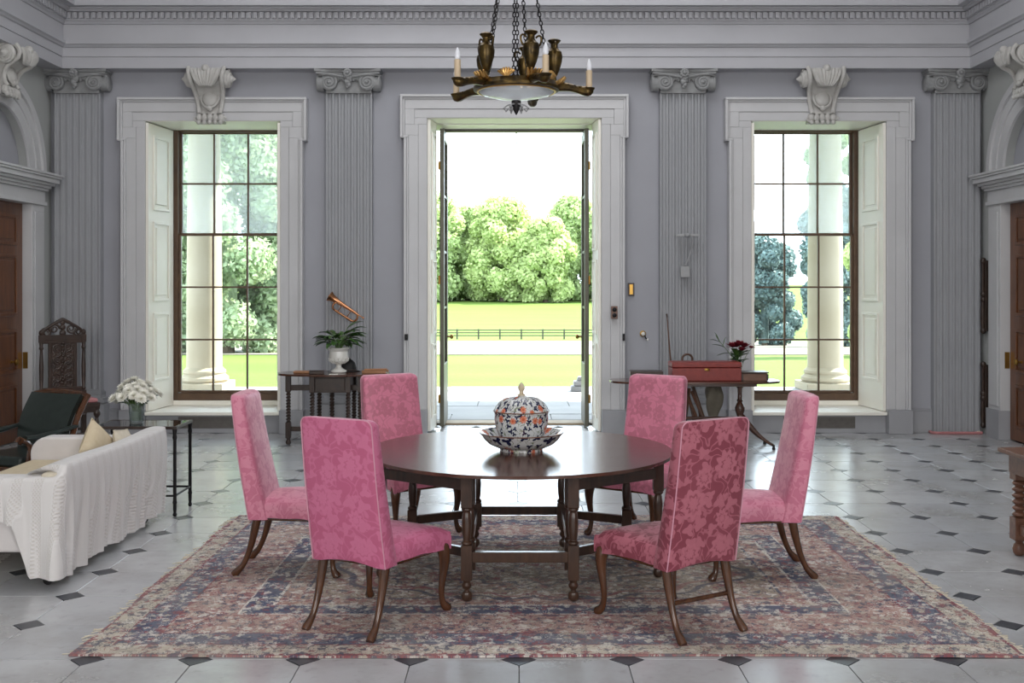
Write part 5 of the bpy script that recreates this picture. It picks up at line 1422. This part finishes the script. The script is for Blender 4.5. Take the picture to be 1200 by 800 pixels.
# bugle on the pilaster
def bugle():
    Y = WB-0.20; c = Vector((wx(404, Y), Y, wz(364, Y)))
    t = thing('bugle', 'copper bugle hung aslant on the grey pilaster above the plant', 'bugle', tuple(c))
    m = T((0,0,0), ry=R(33))
    b = MB()
    st = len(b.v); prof = [(0.062,-0.235),(0.060,-0.228),(0.046,-0.205),(0.036,-0.17),(0.028,-0.12),(0.022,-0.05),(0.018,0.04),(0.014,0.12),(0.010,0.15)]
    b.lathe(prof, seg=18, cap=False); b.xf(Matrix.Rotation(pi/2, 4, 'Y'), st)
    b.xf(T((0,0,0.045))); b.xf(m); b.build('bell', 'copper', t)
    b = MB(); b.tube([(-0.10,0,-0.055)]+[(-0.10-0.045*sin(pi*k/8), -0.012, -0.008-0.047*cos(pi*k/8)) for k in range(1,8)]+[(-0.07,-0.02,0.04)], 0.012, 8)
    b.tube([(-0.10,0,-0.055),(0.09,0,-0.055)]+[(0.12+0.045*sin(pi*k/10), 0, -0.005-0.05*cos(pi*k/10)) for k in range(1,10)]+[(0.10,0,0.045)], 0.013, 8)
    b.xf(m); b.build('loop_tube', 'copper', t)
    b = MB(); st = len(b.v); b.lathe([(0.006,0.15),(0.006,0.20),(0.009,0.205),(0.012,0.225),(0.010,0.228)], seg=12); b.xf(Matrix.Rotation(pi/2, 4, 'Y'), st); b.xf(T((0,0,0.045))); b.xf(m); b.build('mouthpiece', 'copper', t)
    b = MB()
    for x in (-0.06, 0.06): b.tube([(x,0,0.045),(x,0,-0.055)], 0.005, 6)
    b.tube([(0,0.0,0.03),(0,0.05,0.03)], 0.005, 6); b.xf(m); b.build('brace', 'copper', t)
bugle()
# ------------------------------------------------------------------ pedestal table at the right
PX_, PY_, PZ_ = 1.86, 11.12, 0.70
def pedestal_table():
    t = thing('pedestal_table', 'long dark mahogany pedestal table with sabre legs under the right pilaster', 'table', (PX_, PY_, 0))
    poly = []
    for i in range(48):
        a = 2*pi*i/48; c, s = cos(a), sin(a)
        poly.append((0.885*math.copysign(abs(c)**0.75, c), 0.30*math.copysign(abs(s)**0.6, s)))
    MB().prism(poly, 'Z', PZ_-0.022, PZ_).build('top', 'mahog', t, bevel=0.004)
    MB().box(-0.62, 0.62, -0.18, 0.18, PZ_-0.055, PZ_-0.022).build('bearer', 'mahog', t, bevel=0.004)
    for x in (-0.48, 0.48):
        MB().lathe([(0.05,0.26),(0.055,0.28),(0.05,0.30),(0.028,0.315),(0.036,0.34),(0.05,0.38),(0.052,0.41),(0.035,0.45),(0.024,0.47),(0.034,0.485),(0.024,0.50),(0.022,0.56),(0.026,0.61),(0.04,0.63),(0.045,0.65)], (x,0,0), 18).build('pedestal', 'mahog', t)
        for a in (R(-33), R(33), R(180-33), R(180+33)):
            if (cos(a) > 0) != (x > 0): continue
            d = Vector((cos(a), sin(a), 0))
            pts = bez([tuple(Vector((x,0,0.33))), tuple(Vector((x,0,0.27))+d*0.10), tuple(Vector((x,0,0.12))+d*0.17), tuple(Vector((x,0,0.045))+d*0.36)], 12)
            lg = MB().tube(pts, [0.042,0.042,0.04,0.038,0.036,0.034,0.031,0.029,0.026,0.024,0.022,0.02,0.018], 8, flat=0.8).build('leg', 'mahog', t)
            e = Vector((x,0,0.0))+d*0.365
            b = MB(); b.lathe([(0.016,0.0),(0.017,0.02),(0.012,0.03),(0.014,0.05)], tuple(e), 10); b.build('castor', 'iron', lg)
        MB().box(x-0.07 if x > 0 else x-0.07, x+0.07, -0.07, 0.07, 0.24, 0.265).build('block', 'mahog', t, bevel=0.006)
    MB().tube([(-0.46,0,0.30),(0.46,0,0.30)], 0.018, 10).build('stretcher', 'mahog', t)
pedestal_table()
def on_ped(px, dy=0.0): return (wx(px, PY_+dy), PY_+dy, PZ_)
t = thing('red_box', 'red leather dispatch box with brass catch on the pedestal table', 'box', on_ped(825.5, -0.02), R(1.5))
MB().box(-0.36, 0.36, -0.13, 0.13, 0.0, 0.135).build('body', 'redbox', t, bevel=0.008)
lid = MB().box(-0.363, 0.363, -0.133, 0.133, 0.138, 0.195).build('lid', 'redbox', t, bevel=0.012)
b = MB(); b.ball((0,-0.136,0.12), 0.026, 12, 8, sy=0.3, sz=0.55); b.tube(bez([(-0.03,-0.14,0.12),(0,-0.165,0.10),(0.03,-0.14,0.12)], 8), 0.005, 6); b.build('catch', 'brass', t)
t = thing('wooden_case', 'low brown wooden case with dark lid at the right end of the pedestal table', 'case', on_ped(882, -0.02))
MB().box(-0.135, 0.135, -0.10, 0.10, 0.0, 0.075).build('body', 'boxwood', t, bevel=0.005)
MB().box(-0.145, 0.145, -0.11, 0.11, 0.078, 0.092).build('lid', 'carved', t, bevel=0.004)
for x in (-0.13, 0.13): MB().box(x-0.012, x+0.012, -0.104, -0.098, 0.005, 0.07).build('corner_strip', 'carved', t)
t = thing('dark_book', 'large dark book lying at the left of the pedestal table', 'book', on_ped(757, 0.0), R(-3))
MB().box(-0.16, 0.16, -0.11, 0.11, 0.005, 0.085).build('pages', 'linen', t)
b = MB(); b.box(-0.17, 0.17, -0.12, 0.12, 0.085, 0.095); b.box(-0.17, 0.17, -0.12, 0.12, 0.0, 0.006); b.box(-0.17, 0.17, -0.122, -0.112, 0.0, 0.095); b.build('cover', 'carved', t, bevel=0.003)

# dark red flowers in a glass
def red_flowers():
    L = on_ped(864, 0.17); t = thing('red_flower_vase', 'glass vase of dark red flowers with green leaves behind the red box', 'flowers', L)
    MB().lathe([(0.03,0),(0.034,0.004),(0.042,0.20),(0.039,0.20),(0.032,0.008),(0.001,0.006)], seg=18, cap=False).build('vase', 'vaseglass', t)
    rnd = random.Random(4)
    for i, (dx, dy, dz, hr) in enumerate(((-0.05,0,0.33,0.095),(0.02,-0.03,0.35,0.10),(0.08,0.02,0.33,0.09),(0.0,0.04,0.33,0.08),(0.15,0.0,0.32,0.05),(0.04,-0.06,0.30,0.075))):
        d = Vector((dx,dy,dz)); b = MB(); b.tube(bez([(dx*0.2,dy*0.2,0.01),(dx*0.3,dy*0.3,0.2),tuple(d)], 8), 0.003, 5); b.build('stem', 'stem', t)
        b = MB()
        for lay, (n, rr, tilt) in enumerate(((11,1.0,0.1),(11,0.9,0.5),(9,0.75,0.9),(6,0.5,1.3))):
            for k in range(n):
                an = 2*pi*(k+0.5*lay)/n; Lg = hr*rr*rnd.uniform(0.85,1.1); c_, s_ = cos(tilt), sin(tilt); dv = Vector((cos(an)*c_, sin(an)*c_, s_)); sd = Vector((-sin(an), cos(an), 0))*hr*0.25
                b.add([d, d+dv*Lg*0.6+sd, d+dv*Lg, d+dv*Lg*0.6-sd], [(0,1,2,3)])
        b.build('flower', 'redpetal', t, smooth=0)
    for i in range(28):
        a = rnd.uniform(0, 6.28); z = rnd.uniform(0.19, 0.30); q = rnd.uniform(0.07, 0.13)
        leaf_blade((0.015*cos(a), 0.015*sin(a), z-0.04), (q*cos(a)+0.02, q*sin(a), z+rnd.uniform(-0.03,0.03)), 0.030, 0.02, t)
    b = MB(); b.tube(bez([(-0.01,0,0.15),(-0.09,0,0.30),(-0.19,0,0.38),(-0.23,0,0.46)], 10), 0.0035, 5); b.build('stem', 'stem', t)
    for p0, p1 in (((-0.08,0,0.27),(-0.22,0,0.24)),((-0.13,0,0.33),(-0.27,0,0.36)),((-0.19,0,0.38),(-0.24,0,0.49)),((-0.15,0,0.34),(-0.12,0.0,0.44)),((-0.20,0,0.39),(-0.29,0,0.41))):
        leaf_blade(p0, p1, 0.016, 0.015, t)
red_flowers()

# stick stand, bag and sticks below and behind the table
t = thing('walking_stick', 'tall thin dark walking stick leaning on the wall behind the red box', 'stick', (wx(787,11.68), 11.68, 0))
MB().tube([(0.05,-0.05,0.0),(0.03,0.02,0.5),(-0.005,0.10,0.95),(-0.02,0.20,1.33)], [0.010,0.010,0.009,0.006], 8).build('shaft', 'stick', t)
MB().tube([(-0.02,0.20,1.33),(-0.024,0.206,1.37)], [0.008,0.010], 8).build('knob', 'carved', t)
t = thing('crook_stick', 'dark hooked walking stick with curved handle beside the red box', 'stick', (wx(812,11.60), 11.60, 0))
MB().tube([(0.10,-0.05,0.0),(0.06,0.0,0.4),(-0.10,0.1,0.86)], 0.012, 8).build('shaft', 'stick', t)
MB().tube([(-0.10,0.1,0.86)]+[(-0.10+0.055-0.055*cos(pi*k/8), 0.1, 0.88+0.05*sin(pi*k/8)) for k in range(9)]+[(0.01,0.1,0.85)], 0.012, 8).build('crook_handle', 'stick', t)
t = thing('stick_bundle', 'bundle of brown hunting whips standing under the pedestal table', 'sticks', (wx(812,11.35), 11.35, 0))
for i, (x0, x1, h_) in enumerate(((0.12,-0.10,0.62),(0.05,-0.06,0.60),(-0.16,-0.02,0.58),(0.16,0.02,0.60),(0.20,0.0,0.55))):
    MB().tube([(x0,-0.03*i+0.05,0.0),((x0+x1)/2+0.02,0.05,h_*0.5),(x1,0.10,h_)], [0.018,0.02,0.016], 8).build('whip', 'stick' if i % 2 else 'boxwood', t)
t = thing('canvas_bag', 'crumpled grey green canvas bag hanging under the pedestal table', 'bag', (wx(836,11.30), 11.30, 0.30))
def bagf(u, v):
    a = 2*pi*u; r = (0.085+0.02*sin(3*a+v*4))*(0.55+0.5*sin(pi*min(1,0.15+v*0.9)))
    return (r*cos(a), r*sin(a)*0.6, 0.33*(1-v))
MB().grid(bagf, 24, 12).build('sack', 'bag', t, smooth=60)
MB().tube(bez([(-0.05,0,0.30),(-0.03,0,0.40),(0.03,0,0.40),(0.05,0,0.30)], 8), 0.006, 6).build('strap', 'stick', t)
t = thing('dark_bag', 'tall black canvas bag standing under the left part of the pedestal table', 'bag', (wx(797,11.22), 11.22, 0))
def bagg(u, v):
    a = 2*pi*u; r = (0.075+0.008*sin(4*a))*(0.75+0.25*cos(pi*(v-0.5)))
    return (r*cos(a), r*sin(a)*0.8, 0.62*(1-v))
MB().grid(bagg, 20, 14).build('sack', 'darkbag', t, smooth=60)
MB().lathe([(0.06,0.0),(0.062,0.012),(0.001,0.014)], seg=18).build('base', 'carved', t)

# ------------------------------------------------------------------ fittings on the wall
Y = WB-0.146
t = thing('light_switch', 'brown double light switch plate on the white door casing', 'switch', (wx(720,Y), Y, wz(366,Y)))
MB().box(-0.036, 0.036, -0.010, 0.036, -0.072, 0.072).build('plate', 'boxwood', t, bevel=0.003)
for z in (-0.032, 0.032):
    b = MB(); b.lathe([(0.026,0),(0.024,0.012),(0.012,0.02),(0.002,0.021)], (0,0,0), 16); b.xf(T((0,-0.010,z), rx=pi/2)); b.build('dolly', 'iron', t)
Y = WB-0.012
t = thing('bell_push', 'small gilt framed bell plate on the grey wall beside the doorway', 'bell push', (wx(739.5,Y), Y, wz(339,Y)))
MB().box(-0.036, 0.036, -0.012, 0.012, -0.075, 0.075).build('frame', 'carved', t, bevel=0.003)
MB().box(-0.020, 0.020, -0.018, -0.011, -0.058, 0.058).build('plate', 'brass', t, bevel=0.002)
t = thing('door_stay_hook', 'brass wall hook with white china knob left of the dark book', 'hook', (wx(753.5,Y), Y, wz(391,Y)))
b = MB(); b.lathe([(0.036,0),(0.036,0.008),(0.03,0.012)], (0,0,0), 20); b.xf(T((0,0.01,0), rx=pi/2)); b.build('rose', 'brass', t)
b = MB(); b.ball((0,-0.022,0.0), 0.024, 14, 8); b.build('china_knob', 'white_china', t)
MB().tube([(0.018,-0.005,-0.02),(0.03,-0.03,-0.05),(0.045,-0.04,-0.06)], [0.008,0.007,0.006], 8).build('hook_arm', 'iron', t)
b = MB(); b.ball((0.048,-0.042,-0.066), 0.014, 10, 6); b.build('hook_tip', 'white_china', t)
Y = WB-0.148
t = thing('wall_catch', 'small dark door catch on the left edge of the white door casing', 'catch', (wx(476,Y), Y, wz(395,Y)))
MB().box(-0.018, 0.018, -0.012, 0.03, -0.035, 0.035).build('plate', 'iron', t, bevel=0.003); MB().tube([(0,-0.01,0),(0,-0.04,0)], 0.008, 8).build('pin', 'iron', t)
t = thing('wall_catch', 'small dark door catch on the right edge of the white door casing', 'catch', (wx(731,Y), Y, wz(395,Y)))
MB().box(-0.012, 0.012, -0.012, 0.03, -0.04, 0.04).build('plate', 'iron', t, bevel=0.003); MB().tube([(0,-0.01,0),(0,-0.03,0)], 0.006, 8).build('pin', 'iron', t)
# grey electrical bracket on the pilaster
Y = WB-0.175
t = thing('wall_light_bracket', 'grey painted wall light bracket and junction box on the right inner pilaster', 'bracket', (wx(805,Y), Y, wz(300,Y)))
s_ = Y/F
b = MB(); b.box(-13*s_, 15*s_, -0.02, 0.02, 23*s_, 26*s_); b.ball((0,-0.02,24.5*s_), 0.035, 14, 8, sz=0.8); b.build('cross_bar', 'ghost', t, bevel=0.003)
MB().box(-8*s_, 3*s_, -0.035, 0.02, -25*s_, -12*s_).build('junction_box', 'ghost', t, bevel=0.006)
b = MB(); b.ring((-3*s_,-0.03,-15*s_), 0.045, 0.006, 'Y', 20, 6); b.build('loop', 'ghost', t)
MB().tube(bez([(6*s_,-0.012,23*s_),(8*s_,-0.02,5*s_),(0,-0.02,-4*s_),(-3*s_,-0.02,-14*s_)], 12), 0.008, 6).build('cable', 'ghost', t)
MB().tube([(-6*s_,-0.012,23*s_),(-6*s_,-0.012,-12*s_)], 0.006, 6).build('cable', 'ghost', t)

# tall dark brackets on the right side wall, beside the arch
for za, zb, lab in ((303, 390, 'upper'), (425, 500, 'lower')):
    Yv = 12.03; z0, z1 = wz(zb, Yv), wz(za, Yv); z0 = max(z0, 0.05)
    t = thing('wall_ornament', '%s slender dark carved wooden ornament fixed to the right side wall by the corner' % lab, 'ornament', (XS, Yv, z0), group='dark carved ornaments on the right side wall')
    H = z1-z0
    MB().box(-0.045, 0.0, -0.04, 0.04, 0.02, H-0.02).build('back_board', 'carved', t, bevel=0.006)
    b = MB()
    for u in (0.03, 0.45, 0.52, 0.97): b.ball((-0.05, 0, u*H), 0.032, 10, 8, sz=1.2)
    b.lathe([(0.018,0.05*H),(0.026,0.2*H),(0.018,0.42*H)], (-0.055,0,0), 10); b.lathe([(0.018,0.55*H),(0.012,0.8*H),(0.018,0.95*H)], (-0.055,0,0), 10)
    b.build('carving', 'carved', t)
# made-up strip standing in for a pink smear at the right corner pilaster
t = thing('smear_strip', 'low made-up strip standing in for a pink smear round the foot of the right corner pilaster', 'smear stand-in', (5.02, WB, 0))
b = MB(); pth = [(-0.29,-0.05,0.016),(-0.295,-0.12,0.016),(-0.26,-0.16,0.016),(0.0,-0.165,0.016),(0.26,-0.16,0.016)]
b.tube(pth, 0.016, 10); b.build('smear_tube', 'redcloth', t)
b = MB(); b.tube([(0.20,-0.16,0.034),(0.24,-0.16,0.034)], 0.006, 6); b.build('smear_end', 'linen', t)

# ------------------------------------------------------------------ antique table at the right edge
def corner_table():
    x0, y0 = 3.06, 6.13; t = thing('oak_side_table', 'brown oak side table corner with bobbin-turned leg at the right edge', 'table', (x0, y0, 0))
    L, D, H = 1.3, 0.63, 0.665
    MB().box(0, L, 0, D, H-0.028, H).build('top', 'boxwood', t, bevel=0.006)
    MB().box(0.05, L-0.05, 0.05, D-0.05, H-0.15, H-0.028).build('apron', 'boxwood', t, bevel=0.004)
    for x in (0.095, L-0.095):
        for y in (0.095, D-0.095):
            b = MB(); h = 0.042
            b.box(x-h, x+h, y-h, y+h, H-0.19, H-0.03)
            prof = []; z = 0.24; n = 6; dz = (H-0.19-z)/n
            for k in range(n):
                for q in range(6): u = q/6; prof.append((0.022+0.022*sin(pi*u), z+dz*(k+u)))
            prof.append((0.022, H-0.19)); b.lathe(prof, (x,y,0), 14)
            b.box(x-h, x+h, y-h, y+h, 0.10, 0.24); b.lathe([(0.02,0),(0.035,0.015),(0.042,0.045),(0.03,0.075),(0.02,0.085),(0.035,0.10)], (x,y,0), 14)
            b.build('leg', 'boxwood', t, bevel=0.004)
    for y in (0.095, D-0.095): MB().box(0.1, L-0.1, y-0.02, y+0.02, 0.14, 0.20).build('stretcher', 'boxwood', t, bevel=0.003)
    for x in (0.095, L-0.095): MB().box(x-0.02, x+0.02, 0.1, D-0.1, 0.14, 0.20).build('stretcher', 'boxwood', t, bevel=0.003)
corner_table()
